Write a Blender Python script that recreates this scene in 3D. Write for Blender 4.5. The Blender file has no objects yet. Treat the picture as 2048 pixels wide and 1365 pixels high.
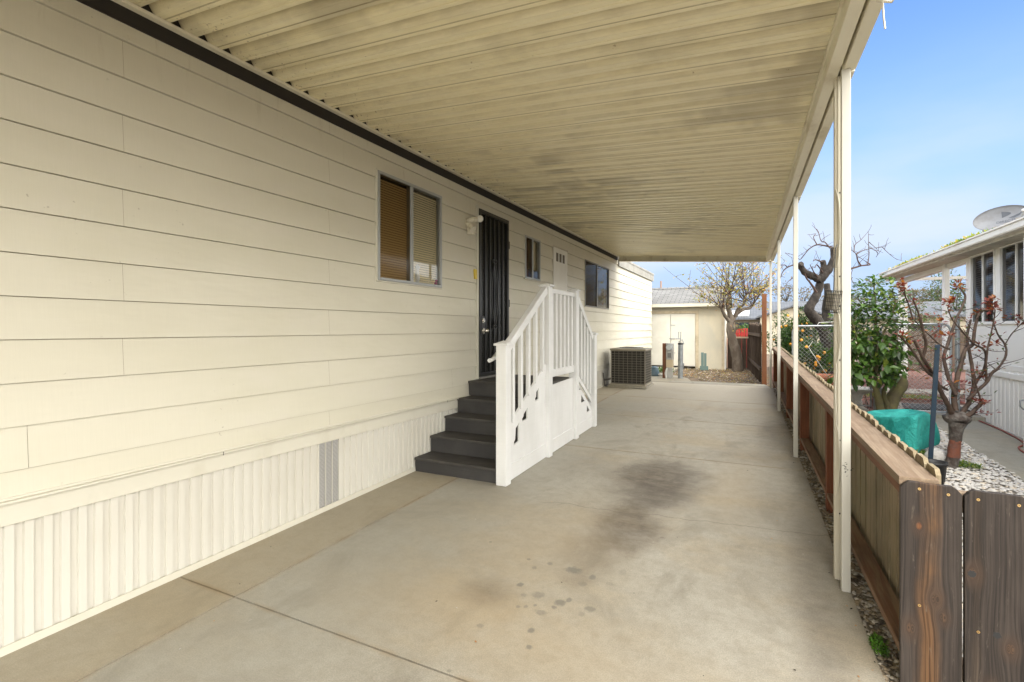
import bpy, math, random
import numpy as np
from mathutils import Vector, Matrix
random.seed(7)
S = bpy.context.scene
COL = S.collection
PI = math.pi
SLOPE = 0.022
def gz(y):
    """height of the driveway and yard: a gentle rise away from the street, level beyond the carport"""
    return max(-0.25, min(0.242, SLOPE * (y - 1.0)))
# ---------------------------------------------------------------- camera
YAW = math.radians(26.29)
CH = 1.5
cam = bpy.data.cameras.new('camera'); camo = bpy.data.objects.new('camera', cam); COL.objects.link(camo)
camo.location = (0, 0, CH); camo.rotation_euler = (PI / 2, 0, YAW)
cam.sensor_width = 36; cam.lens = 36 * 1000 / 2048; cam.shift_y = -24.5 / 2048; cam.clip_end = 2000; cam.clip_start = 0.05
S.camera = camo
FW = Vector((-math.sin(YAW), math.cos(YAW), 0)); RT = Vector((math.cos(YAW), math.sin(YAW), 0))
def at(u, v, d):
    """a place d metres ahead that was read off the photograph"""
    return Vector((0, 0, CH)) + FW * d + RT * (d * (u - 1024) / 1000) + Vector((0, 0, d * (658 - v) / 1000))
# ---------------------------------------------------------------- mesh builder
class MB:
    def __init__(s): s.v = []; s.f = []; s.m = []; s.sm = []
    def add(s, vs, fs, mi=0, smooth=False):
        o = len(s.v); s.v.extend([tuple(p) for p in vs])
        for f in fs: s.f.append(tuple(i + o for i in f)); s.m.append(mi); s.sm.append(smooth)
    def hexa(s, p, mi=0):   # 4 bottom ccw, 4 top ccw
        s.add(p, [(3,2,1,0),(4,5,6,7),(0,1,5,4),(1,2,6,5),(2,3,7,6),(3,0,4,7)], mi)
    def box(s, x0, x1, y0, y1, z0, z1, mi=0):
        s.hexa([(x0,y0,z0),(x1,y0,z0),(x1,y1,z0),(x0,y1,z0),(x0,y0,z1),(x1,y0,z1),(x1,y1,z1),(x0,y1,z1)], mi)
    def sbox(s, x0, x1, y0, y1, a, b, mi=0, f=None):  # box whose top and bottom follow the slope
        f = f or gz
        s.hexa([(x0,y0,f(y0)+a),(x1,y0,f(y0)+a),(x1,y1,f(y1)+a),(x0,y1,f(y1)+a),(x0,y0,f(y0)+b),(x1,y0,f(y0)+b),(x1,y1,f(y1)+b),(x0,y1,f(y1)+b)], mi)
    def bar(s, p, q, w, h, up=(0,0,1), mi=0):
        p = Vector(p); q = Vector(q); d = (q - p).normalized(); u = Vector(up)
        r = d.cross(u).normalized() * (w / 2); u = r.cross(d).normalized() * (h / 2)
        s.hexa([p-r-u, p+r-u, q+r-u, q-r-u, p-r+u, p+r+u, q+r+u, q-r+u], mi)
    def prism(s, pts, axis, a, b, mi=0):
        """polygon extruded along an axis; pts are the other two coordinates in xyz order"""
        n = len(pts)
        def P(t, c):
            l = list(t); l.insert(axis, c); return tuple(l)
        vs = [P(t, a) for t in pts] + [P(t, b) for t in pts]
        fs = [tuple(range(n))[::-1], tuple(range(n, 2*n))] + [(i, (i+1) % n, n+(i+1) % n, n+i) for i in range(n)]
        s.add(vs, fs, mi)
    def tube(s, pts, r, n=8, mi=0, smooth=True, cap=True, ring=None):
        pts = [Vector(p) for p in pts]; k = len(pts)
        rr = r if isinstance(r, (list, tuple)) else [r] * k
        t0 = (pts[1] - pts[0]).normalized(); ref = Vector((0,0,1)) if abs(t0.z) < .9 else Vector((1,0,0))
        u = t0.cross(ref).normalized(); vs = []
        for i, p in enumerate(pts):
            t = (pts[min(i+1, k-1)] - pts[max(i-1, 0)]).normalized()
            u = (u - t * u.dot(t))
            if u.length < 1e-5: u = t.orthogonal()
            u.normalize(); w = t.cross(u)
            for j in range(n):
                a = 2*PI*j/n; q = rr[i] * (ring(i, j) if ring else 1)
                vs.append(p + (u*math.cos(a) + w*math.sin(a)) * q)
        fs = [(i*n+j, i*n+(j+1) % n, (i+1)*n+(j+1) % n, (i+1)*n+j) for i in range(k-1) for j in range(n)]
        s.add(vs, fs, mi, smooth)
        if cap: s.add(vs[:n], [tuple(range(n))[::-1]], mi); s.add(vs[-n:], [tuple(range(n))], mi)
    def lathe(s, c, prof, n=24, mi=0, smooth=True):
        c = Vector(c); vs = []
        for r, z in prof:
            for j in range(n): a = 2*PI*j/n; vs.append(c + Vector((r*math.cos(a), r*math.sin(a), z)))
        k = len(prof)
        s.add(vs, [(i*n+j, i*n+(j+1) % n, (i+1)*n+(j+1) % n, (i+1)*n+j) for i in range(k-1) for j in range(n)], mi, smooth)
    def ball(s, c, r, mi=0, n=12, m=8, sc=(1,1,1), jit=0):
        c = Vector(c); vs = []
        for i in range(m+1):
            for j in range(n):
                th = PI*i/m; a = 2*PI*j/n; q = r * (1 + (random.uniform(-jit, jit) if 0 < i < m else 0))
                vs.append(c + Vector((sc[0]*q*math.sin(th)*math.cos(a), sc[1]*q*math.sin(th)*math.sin(a), sc[2]*q*math.cos(th))))
        s.add(vs, [(i*n+j, (i+1)*n+j, (i+1)*n+(j+1) % n, i*n+(j+1) % n) for i in range(m) for j in range(n)], mi, True)
    def leaf(s, p, d, nrm, L, W, mi=0, fold=.18, droop=.15):
        p = Vector(p); d = Vector(d).normalized(); nrm = Vector(nrm); r = d.cross(nrm)
        if r.length < 1e-4: r = d.orthogonal()
        r.normalize(); n = r.cross(d).normalized()
        m = p + d*L*.45; tip = p + d*L - n*L*droop
        a = m + r*W*.5 + n*W*fold; b = m - r*W*.5 + n*W*fold
        a2 = p + d*L*.78 + r*W*.3 + n*(W*fold*.6 - L*droop*.5); b2 = p + d*L*.78 - r*W*.3 + n*(W*fold*.6 - L*droop*.5)
        c2 = p + d*L*.78 - n*L*droop*.5
        s.add([p, a, m, b, a2, c2, b2, tip], [(0,1,2),(0,2,3),(1,4,5,2),(2,5,6,3),(4,7,5),(5,7,6)], mi)
    def leaf4(s, p, d, nrm, L, W, mi=0):
        p = Vector(p); d = Vector(d).normalized(); r = d.cross(Vector(nrm))
        if r.length < 1e-4: r = d.orthogonal()
        r.normalize(); n = r.cross(d); m = p + d*L*.5
        s.add([p, m + r*W*.5 + n*W*.15, p + d*L, m - r*W*.5 + n*W*.15], [(0,1,2),(0,2,3)], mi)
    def build(s, name, mats, parent=None, bevel=0, **tags):
        me = bpy.data.meshes.new(name)
        off = Vector(parent_loc(parent))
        v = np.array(s.v, dtype=np.float32) - np.array(off, dtype=np.float32)
        me.from_pydata(v.tolist(), [], s.f)
        for m in (mats if isinstance(mats, (list, tuple)) else [mats]): me.materials.append(m)
        me.polygons.foreach_set('material_index', s.m); me.polygons.foreach_set('use_smooth', s.sm)
        me.update()
        o = bpy.data.objects.new(name, me); COL.objects.link(o)
        if parent: o.parent = parent
        if bevel:
            b = o.modifiers.new('bevel', 'BEVEL'); b.width = bevel; b.segments = 2; b.limit_method = 'ANGLE'; b.angle_limit = .6; b.harden_normals = False
        tag(o, **tags)
        return o
def parent_loc(p):
    l = Vector((0,0,0))
    while p: l = l + Vector(p.location); p = p.parent
    return l
def tag(o, label=None, cat=None, group=None, kind=None):
    if label: o['label'] = label
    if cat: o['category'] = cat
    if group: o['group'] = group
    if kind: o['kind'] = kind
def each(name, mats, parent, shapes, bevel=0, **k):
    for f in shapes:
        q = MB(); f(q); q.build(name, mats, parent, bevel, **k)
def thing(name, loc, label, cat, group=None, kind=None):
    o = bpy.data.objects.new(name, None); COL.objects.link(o); o.location = loc; o.empty_display_size = .2
    tag(o, label, cat, group, kind); return o
# ---------------------------------------------------------------- materials
class NT:
    def __init__(s, name):
        s.mat = bpy.data.materials.new(name); s.mat.use_nodes = True; s.t = s.mat.node_tree; s.n = s.t.nodes
        s.p = s.n['Principled BSDF']; s.tc = s.n.new('ShaderNodeTexCoord'); s.geo = None
    def l(s, a, b): s.t.links.new(a, b)
    def set(s, sock, v):
        if hasattr(v, 'is_linked') or isinstance(v, bpy.types.NodeSocket): s.l(v, sock)
        else: sock.default_value = v
    def math(s, op, a, b=0.0, c=None, clamp=False):
        n = s.n.new('ShaderNodeMath'); n.operation = op; n.use_clamp = clamp
        s.set(n.inputs[0], a); s.set(n.inputs[1], b)
        if c is not None: s.set(n.inputs[2], c)
        return n.outputs[0]
    def pos(s):   # world-space position (the builder's coordinates)
        if not s.geo: s.geo = s.n.new('ShaderNodeNewGeometry')
        return s.geo.outputs['Position']
    def sep(s, v):
        n = s.n.new('ShaderNodeSeparateXYZ'); s.l(v, n.inputs[0]); return n.outputs
    def comb(s, x, y, z):
        n = s.n.new('ShaderNodeCombineXYZ')
        for i, q in enumerate((x, y, z)): s.set(n.inputs[i], q)
        return n.outputs[0]
    def scale(s, v, sc):
        n = s.n.new('ShaderNodeVectorMath'); n.operation = 'MULTIPLY'; s.l(v, n.inputs[0]); n.inputs[1].default_value = sc; return n.outputs[0]
    def noise(s, v, scale=1, detail=4, rough=.55, dist=0):
        n = s.n.new('ShaderNodeTexNoise'); s.l(v, n.inputs['Vector']); n.inputs['Scale'].default_value = scale
        n.inputs['Detail'].default_value = detail; n.inputs['Roughness'].default_value = rough; n.inputs['Distortion'].default_value = dist
        return n.outputs[0]
    def voro(s, v, scale, feat='F1', out=0, rnd=1):
        n = s.n.new('ShaderNodeTexVoronoi'); n.feature = feat; s.l(v, n.inputs['Vector']); n.inputs['Scale'].default_value = scale; n.inputs['Randomness'].default_value = rnd
        return n.outputs[out]
    def ramp(s, v, lo, hi, a=0.0, b=1.0):
        n = s.n.new('ShaderNodeMapRange'); s.set(n.inputs[0], v); n.inputs[1].default_value = lo; n.inputs[2].default_value = hi
        n.inputs[3].default_value = a; n.inputs[4].default_value = b; n.interpolation_type = 'SMOOTHSTEP'; return n.outputs[0]
    def mix(s, f, a, b, mode='MIX'):
        n = s.n.new('ShaderNodeMix'); n.data_type = 'RGBA'; n.blend_type = mode
        s.set(n.inputs[0], f)
        for k, q in ((6, a), (7, b)):
            if isinstance(q, (tuple, list)): n.inputs[k].default_value = (*q[:3], 1)
            else: s.l(q, n.inputs[k])
        return n.outputs[2]
    def base(s, c):
        if isinstance(c, (tuple, list)): s.p.inputs['Base Color'].default_value = (*c[:3], 1)
        else: s.l(c, s.p.inputs['Base Color'])
    def bump(s, h, strength=.3, dist=.01, prev=None):
        n = s.n.new('ShaderNodeBump'); s.l(h, n.inputs['Height']); n.inputs['Strength'].default_value = strength; n.inputs['Distance'].default_value = dist
        if prev: s.l(prev, n.inputs['Normal'])
        s.l(n.outputs[0], s.p.inputs['Normal']); return n.outputs[0]
    def rough(s, r, spec=None, metal=None):
        s.set(s.p.inputs['Roughness'], r)
        if spec is not None: s.p.inputs['Specular IOR Level'].default_value = spec
        if metal is not None: s.p.inputs['Metallic'].default_value = metal
def simple(name, col, rough=.6, metal=0, spec=.4, col2=None, sc=4, st=(1,1,1), lo=.4, hi=.7, fine=None, bump=0, bsc=40, bst=(1,1,1), bd=.004, det=5):
    t = NT(name); c = col; p = t.pos()
    if col2: c = t.mix(t.ramp(t.noise(t.scale(p, st), sc, det, .6), lo, hi), col, col2)
    if fine:
        f = t.noise(t.scale(p, fine[1]), fine[0], 3, .6)
        c = t.mix(t.ramp(f, .3, .7, fine[2], 0.0), c, (0,0,0))
    t.base(c); t.rough(rough, spec, metal)
    if bump: t.bump(t.noise(t.scale(p, bst), bsc, 4, .6), bump, bd)
    return t.mat
# painted aluminium siding
def mat_siding(name, base=(.59,.56,.46), strength=1.0):
    t = NT(name); p = t.pos(); x, y, z = t.sep(p)
    row = t.math('FLOOR', t.math('DIVIDE', t.math('SUBTRACT', z, .43), .2033))
    rr = t.n.new('ShaderNodeTexWhiteNoise'); rr.noise_dimensions = '1D'; t.l(row, rr.inputs['W'])
    c = t.mix(t.ramp(rr.outputs[0], 0, 1, 0, .35*strength), base, (base[0]*1.06, base[1]*1.07, base[2]*1.1))
    big = t.noise(t.scale(p, (1,.5,1.2)), 1.1, 4, .6)
    c = t.mix(t.ramp(big, .42, .7, 0, .4*strength), c, (base[0]*.86, base[1]*.86, base[2]*.80))
    # dusty pinkish wear
    c = t.mix(t.ramp(t.noise(t.scale(p, (1,1,2)), 2.3, 5, .65), .5, .8, 0, .35), c, (.60,.555,.50))
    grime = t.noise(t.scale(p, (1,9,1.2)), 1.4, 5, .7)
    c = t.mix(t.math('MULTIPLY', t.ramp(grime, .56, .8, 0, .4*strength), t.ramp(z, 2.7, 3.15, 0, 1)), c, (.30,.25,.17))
    dots = t.noise(t.scale(p, (1,1,1)), 26, 2, .5)
    c = t.mix(t.math('MULTIPLY', t.ramp(dots, .70, .78, 0, .5), t.ramp(t.noise(p, 1.7, 2), .5, .65)), c, (.22,.19,.14))
    c = t.mix(t.ramp(t.noise(t.scale(p, (1,240,6)), 1, 2), .35, .65, .02, 0), c, (0,0,0))
    t.base(c); t.rough(t.ramp(t.noise(p, 3, 3), .3, .7, .42, .6), .35)
    b = t.bump(t.noise(t.scale(p, (1,14,220)), 1, 3, .7), .10, .002)
    t.bump(t.noise(t.scale(p, (1,.9,3.2)), 1.6, 3, .5), .6, .014, b)
    return t.mat
SIDING = mat_siding('cream_siding')
SKIRT = simple('skirting_paint', (.60,.58,.52), .5, col2=(.565,.54,.475), sc=1.2, st=(1,1,.8), fine=(60,(1,1,.1),.02), bump=.03, bsc=60)
TRIMW = simple('trim_paint', (.585,.56,.475), .5, col2=(.53,.50,.41), sc=3, st=(1,2,1), lo=.5, hi=.8)
# ceiling pans
def mat_ceiling():
    t = NT('stained_pan_ceiling'); p = t.pos(); x, y, z = t.sep(p)
    cell = t.math('FLOOR', t.math('DIVIDE', t.math('ADD', y, 2.94), .155))
    yy = t.math('MULTIPLY', cell, 2.37)
    v = t.comb(t.math('MULTIPLY', x, .9), yy, 0.0)
    streak = t.noise(v, 1.0, 4, .6)
    zone = t.noise(t.scale(p, (.55,.45,0)), 1.0, 3, .55)
    soft = t.noise(t.scale(p, (1.2,4,0)), 1.3, 4, .6)
    m = t.math('MULTIPLY', t.ramp(streak, .47, .60), t.ramp(zone, .44, .60))
    base = (.82,.745,.50)
    c = t.mix(t.ramp(t.noise(t.scale(p, (2,8,0)), 1, 3), .35, .7, 0, .5), base, (.82,.77,.58))
    c = t.mix(t.math('MULTIPLY', m, .58), c, (.30,.26,.18))
    c = t.mix(t.math('MULTIPLY', t.ramp(soft, .58, .8), .2), c, (.36,.30,.19))
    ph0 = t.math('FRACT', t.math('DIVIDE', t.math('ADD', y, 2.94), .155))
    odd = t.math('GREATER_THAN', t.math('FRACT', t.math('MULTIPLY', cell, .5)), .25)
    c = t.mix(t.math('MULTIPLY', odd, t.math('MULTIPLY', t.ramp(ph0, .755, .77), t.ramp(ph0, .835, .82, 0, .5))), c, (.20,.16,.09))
    nw = t.math('MULTIPLY', t.ramp(x, -2.35, -2.85), t.ramp(t.noise(p, 38, 3, .6), .62, .70, 0, .7))
    c = t.mix(nw, c, (.24,.17,.10))
    # shade painted into each pan recess, dirt on its side, rust specks along it
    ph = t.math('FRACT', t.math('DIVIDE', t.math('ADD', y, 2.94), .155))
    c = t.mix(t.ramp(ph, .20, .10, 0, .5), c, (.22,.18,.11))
    side = t.math('MULTIPLY', t.ramp(ph, .18, .24), t.ramp(ph, .56, .48))
    c = t.mix(t.math('MULTIPLY', side, t.ramp(t.noise(t.scale(p, (5,30,1)), 1, 4, .7), .35, .75, .10, .45)), c, (.48,.42,.28))
    c = t.mix(t.math('MULTIPLY', t.ramp(t.noise(t.scale(p, (1,1.5,1)), 22, 3, .6), .67, .75, 0, .7), t.ramp(t.noise(p, 2.6, 2), .52, .66)), c, (.25,.17,.09))
    c = t.mix(t.ramp(t.noise(t.scale(p, (1,260,1)), 1, 2), .35, .65, .06, 0), c, (0,0,0))
    t.base(c); t.rough(t.ramp(soft, .3, .7, .34, .5), .45)
    t.bump(t.noise(t.scale(p, (1.5,30,1)), 2, 3), .12, .003)
    return t.mat
CEIL = mat_ceiling()
BEAM = simple('beam_paint', (.74,.70,.56), .45, col2=(.50,.44,.31), sc=5, st=(1,.5,1), lo=.5, hi=.8, bump=.05)
POSTW = simple('post_paint', (.50,.485,.43), .42, col2=(.44,.42,.365), sc=2.5, st=(3,3,1), lo=.5, hi=.8)
POSTS = simple('slotted_post_paint', (.58,.54,.44), .45, col2=(.52,.48,.38), sc=2, st=(1,1,1), lo=.45, hi=.8)
DARKB = simple('dark_brown_band', (.022,.018,.014), .7)
BLACK = simple('black_metal', (.013,.013,.013), .38, spec=.5)
SCREEN = simple('dark_screen', (.055,.052,.045), .5)
CHROME = simple('chrome', (.75,.72,.68), .16, 1)
ALU = simple('window_aluminium', (.36,.37,.37), .45, .35)
DALU = simple('bronze_aluminium', (.16,.15,.13), .45, .3)
WHITE = simple('white_vinyl', (.68,.68,.67), .4, col2=(.61,.61,.595), sc=3, st=(1,1,.4), fine=(5,(1,1,60),.04), bump=.08, bsc=5, bst=(1,1,90), bd=.002)
CREAMB = simple('cream_fixture', (.72,.68,.56), .4, col2=(.50,.44,.30), sc=14, lo=.5, hi=.75)
BULB = simple('bulb_glass', (.85,.84,.78), .15)
YELL = simple('yellow_plastic', (.62,.46,.06), .5)
TREAD = simple('composite_tread', (.045,.041,.037), .62, col2=(.068,.063,.056), sc=2, st=(2,6,2), fine=(3,(1,60,1),.2), bump=.2, bsc=4, bst=(1,60,1), bd=.002)
RISER = simple('composite_riser', (.036,.034,.033), .6, col2=(.052,.049,.046), sc=3, fine=(3,(1,1,60),.15), bump=.1, bsc=60)
BRUST = simple('weathered_threshold', (.24,.23,.21), .5, .2, col2=(.14,.13,.12), sc=20)
def mat_vent():
    t = NT('perforated_vent'); p = t.pos(); x, y, z = t.sep(p)
    d = t.voro(t.comb(0.0, y, z), 95, rnd=0)
    t.base(t.mix(t.ramp(d, .28, .36), (.06,.06,.06), (.42,.41,.39))); t.rough(.5); return t.mat
VENT = mat_vent()
# concrete
def mat_concrete(name, base=(.35,.322,.262), drive=True):
    t = NT(name); p = t.pos(); x, y, z = t.sep(p); pf = t.comb(x, y, 0.0)
    big = t.noise(pf, .55, 5, .6, .4)
    c = t.mix(t.ramp(big, .36, .66), base, (base[0]*1.10, base[1]*1.12, base[2]*1.16))
    warm = t.noise(t.scale(pf, (1,1.3,1)), .8, 5, .62)
    c = t.mix(t.ramp(warm, .45, .66, 0, .5), c, (base[0]*1.04, base[1]*.90, base[2]*.70))
    dk = t.noise(t.scale(pf, (1.2,.7,1)), 1.5, 6, .68, .6)
    c = t.mix(t.ramp(dk, .50, .70, 0, .62), c, (base[0]*.55, base[1]*.54, base[2]*.52))
    m3_ = t.noise(pf, 28, 5, .75)
    c = t.mix(t.ramp(m3_, .42, .72, 0, .30), c, (base[0]*.62, base[1]*.60, base[2]*.55))
    c = t.mix(t.ramp(t.noise(pf, 5.5, 6, .75), .52, .72, 0, .28), c, (base[0]*1.12, base[1]*1.14, base[2]*1.16))
    mott = t.noise(pf, 9, 5, .7)
    c = t.mix(t.ramp(mott, .35, .72, .0, .34), c, (base[0]*.6, base[1]*.58, base[2]*.55))
    sp = t.noise(pf, 160, 2, .6)
    c = t.mix(t.ramp(sp, .35, .65, .26, 0), c, (.08,.07,.06))
    sp2 = t.voro(pf, 120)
    c = t.mix(t.ramp(sp2, .10, .2, .22, 0), c, (.10,.09,.075))
    if drive:
        # greyer, cooler slab left of centre, browner apron by the wall
        c = t.mix(t.ramp(x, -2.58, -2.64, 0, .45), c, (base[0]*.86, base[1]*.78, base[2]*.62))
        c = t.mix(t.math('MULTIPLY', t.ramp(x, -1.2, -2.2), t.ramp(x, -2.64, -2.55, 0, .4)), c, (base[0]*.82, base[1]*.86, base[2]*.9))
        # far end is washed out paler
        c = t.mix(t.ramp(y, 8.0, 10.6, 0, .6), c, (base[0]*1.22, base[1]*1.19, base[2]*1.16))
        def blob(cx, cy, rx, ry, rot=0.0, soft=.5, warp=.25, wsc=2.5):
            dx = t.math('SUBTRACT', x, cx); dy = t.math('SUBTRACT', y, cy); ca, sa = math.cos(rot), math.sin(rot)
            ux = t.math('DIVIDE', t.math('ADD', t.math('MULTIPLY', dx, ca), t.math('MULTIPLY', dy, sa)), rx)
            uy = t.math('DIVIDE', t.math('SUBTRACT', t.math('MULTIPLY', dy, ca), t.math('MULTIPLY', dx, sa)), ry)
            d = t.math('SQRT', t.math('ADD', t.math('MULTIPLY', ux, ux), t.math('MULTIPLY', uy, uy)))
            d = t.math('ADD', d, t.math('MULTIPLY', t.math('SUBTRACT', t.noise(pf, wsc, 5, .7), .5), warp*4))
            return t.ramp(d, 1.0 + soft*.5, 1.0 - soft, 0, 1)
        oil = (.075,.060,.047)
        tex = t.ramp(t.noise(t.scale(pf, (7,11,1)), 1, 6, .75), .3, .7, .6, 1.0)
        for a in ((-.86,4.85,.45,.72,-.1,.62,.26,.88),(-.74,4.38,.30,.40,0,.7,.2,.6),(-.86,3.70,.27,.50,.15,.7,.26,.86),(-1.0,3.15,.24,.34,.2,.8,.2,.35),(-1.36,2.44,.17,.15,0,.9,.15,.6),(-1.62,5.0,.42,.5,0,.95,.2,.20),(-.15,6.0,.5,.35,0,.9,.2,.22),(.26,3.0,.12,1.6,0,.9,.15,.45),(.12,7.4,.16,1.5,0,.9,.15,.35),(-2.15,4.0,.3,.5,0,.9,.2,.25),(-.95,2.78,.12,.10,0,.9,.2,.4)):
            c = t.mix(t.math('MULTIPLY', t.math('MULTIPLY', blob(*a[:7]), tex), a[7]), c, oil)
        for a in ((-1.25,3.1,.55,.9),(-.2,4.9,.25,1.0),(-1.5,2.2,.8,.35),(-.7,2.1,.6,.4)):
            c = t.mix(t.math('MULTIPLY', blob(*a, 0, .95, .3), .22), c, (base[0]*1.05, base[1]*.84, base[2]*.56))
        # drips where a car stood
        wob = t.math('MULTIPLY', t.math('SUBTRACT', t.noise(pf, 34, 3, .6), .5), 1.3); allm = None
        for u, v, rx_, ry_, st_ in ((1040,1170,7,4,.9),(1068,1137,6,3,.6),(1100,1130,6,3,.7),(1147,1143,16,6,.85),(1185,1157,7,5,.8),(1077,1190,13,6,.55),(1165,1170,9,4,.5),(1120,1205,11,6,.9),(1138,1201,6,4,.8),(1108,1214,6,3,.8),(1082,1224,12,5,.6),(1180,1218,12,5,.7),(1163,1228,7,4,.4),(1062,1258,7,5,.9),(1058,1290,7,4,.85),(1047,1190,7,3,.5),(1052,1212,5,3,.6),(960,1248,8,4,.5),(1036,1212,5,2.5,.6),(898,1335,6,3,.6),(1070,1210,4,2.5,.7),(1245,1148,7,6,.35),(1220,1170,9,3,.3)):
            d = 1465.0/(v-658); q = at(u, v, d); sx_, sy_ = rx_*d/1000, ry_*d*d/1465*1.1
            ex = t.math('DIVIDE', t.math('SUBTRACT', x, q.x), sx_); ey = t.math('DIVIDE', t.math('SUBTRACT', y, q.y), sy_)
            dd = t.math('ADD', t.math('SQRT', t.math('ADD', t.math('MULTIPLY', ex, ex), t.math('MULTIPLY', ey, ey))), wob)
            mk = t.ramp(dd, 1.25, .55, 0, st_); allm = mk if allm is None else t.math('MAXIMUM', allm, mk)
        c = t.mix(t.math('MULTIPLY', allm, .72), c, (.12,.115,.10))
        v2 = t.n.new('ShaderNodeTexVoronoi'); t.l(pf, v2.inputs['Vector']); v2.inputs['Scale'].default_value = 2.6
        c = t.mix(t.math('MULTIPLY', t.math('LESS_THAN', v2.outputs['Distance'], .035), .6), c, (.16,.14,.11))
        # hairline cracks
        for y0, amp, ph in ((4.02,.05,0.0),(7.4,.05,3.0)):
            w = t.math('MULTIPLY', t.math('SUBTRACT', t.noise(t.comb(x, ph, 0.0), 1.7, 5, .6), .5), amp*6)
            d = t.math('ABSOLUTE', t.math('SUBTRACT', y, t.math('ADD', t.math('ADD', y0, w), t.math('MULTIPLY', x, .12))))
            c = t.mix(t.math('MULTIPLY', t.ramp(d, .006, .002, 0, .6), t.ramp(x, -1.7, -1.5)), c, (.10,.08,.06))
        # dirt along the joints
        for ax, v0 in ((x, -2.60), (y, 1.80), (y, 5.68), (y, 7.75), (y, 9.7)):
            d = t.math('ABSOLUTE', t.math('SUBTRACT', ax, v0))
            c = t.mix(t.math('MULTIPLY', t.ramp(d, .035, .004, 0, .5), t.ramp(t.noise(pf, 3, 4), .35, .6)), c, (.24,.17,.09))
    t.base(c); t.rough(t.ramp(big, .3, .7, .62, .85), .3)
    b = t.bump(sp, .25, .003); t.bump(t.noise(t.scale(pf, (1,2,1)), 3, 4), .25, .01, b)
    return t.mat
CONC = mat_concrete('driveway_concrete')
CONC2 = mat_concrete('path_concrete', (.30,.28,.225), False)
JOINT = simple('joint_dirt', (.13,.10,.07), .95, col2=(.20,.15,.09), sc=12)
DIRT = simple('bare_soil', (.085,.062,.045), .95, col2=(.17,.125,.08), sc=3, bump=.6, bsc=25, bd=.03, lo=.4, hi=.65)
MULCH = simple('red_mulch', (0.088,0.034,0.025), .95, col2=(0.154,0.077,0.055), sc=9, lo=.35, hi=.7, bump=.7, bsc=40, bd=.03)
GRAVB = simple('gravel_bed', (.30,.27,.23), .95, col2=(.18,.16,.13), sc=30)
# wood
def mat_wood(name, a, b, c3, axis=2, sc=1.0, rough=.75, green=None):
    t = NT(name); p = t.pos(); st = [16*sc]*3; st[axis] = 1.0*sc
    g = t.noise(t.scale(p, st), 2.2, 6, .65, .5)
    st2 = [70*sc]*3; st2[axis] = 2.5*sc
    f = t.noise(t.scale(p, st2), 1.5, 4, .65)
    c = t.mix(t.ramp(g, .38, .62), a, b)
    c = t.mix(t.ramp(f, .45, .75, 0, .6), c, c3)
    c = t.mix(t.ramp(t.noise(p, 2.0, 4, .6), .45, .7, 0, .45), c, c3)
    if green: c = t.mix(t.ramp(t.noise(p, 1.3, 4, .7), .42, .68, 0, .55), c, green)
    t.base(c); t.rough(rough, .25); t.bump(f, .4, .004); return t.mat
REDW = mat_wood('stained_redwood', (0.160,0.056,0.027), (0.216,0.084,0.042), (0.096,0.038,0.022), 2)
REDWY = mat_wood('stained_redwood_rail', (0.160,0.072,0.042), (0.216,0.108,0.064), (0.104,0.052,0.032), 1)
CAPW = mat_wood('worn_cap_wood', (0.193,0.135,0.090), (0.254,0.193,0.135), (0.123,0.086,0.061), 1)
BRAIL = mat_wood('weathered_red_rail', (.19,.105,.066), (.24,.17,.11), (.11,.07,.045), 1)
PICKW = mat_wood('weathered_picket_wood', (.24,.185,.115), (.32,.26,.175), (.115,.085,.052), 2, green=(.16,.15,.085))
DARKW = mat_wood('old_dark_fence_wood', (.060,.042,.030), (.10,.072,.052), (.035,.025,.02), 2)
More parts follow.
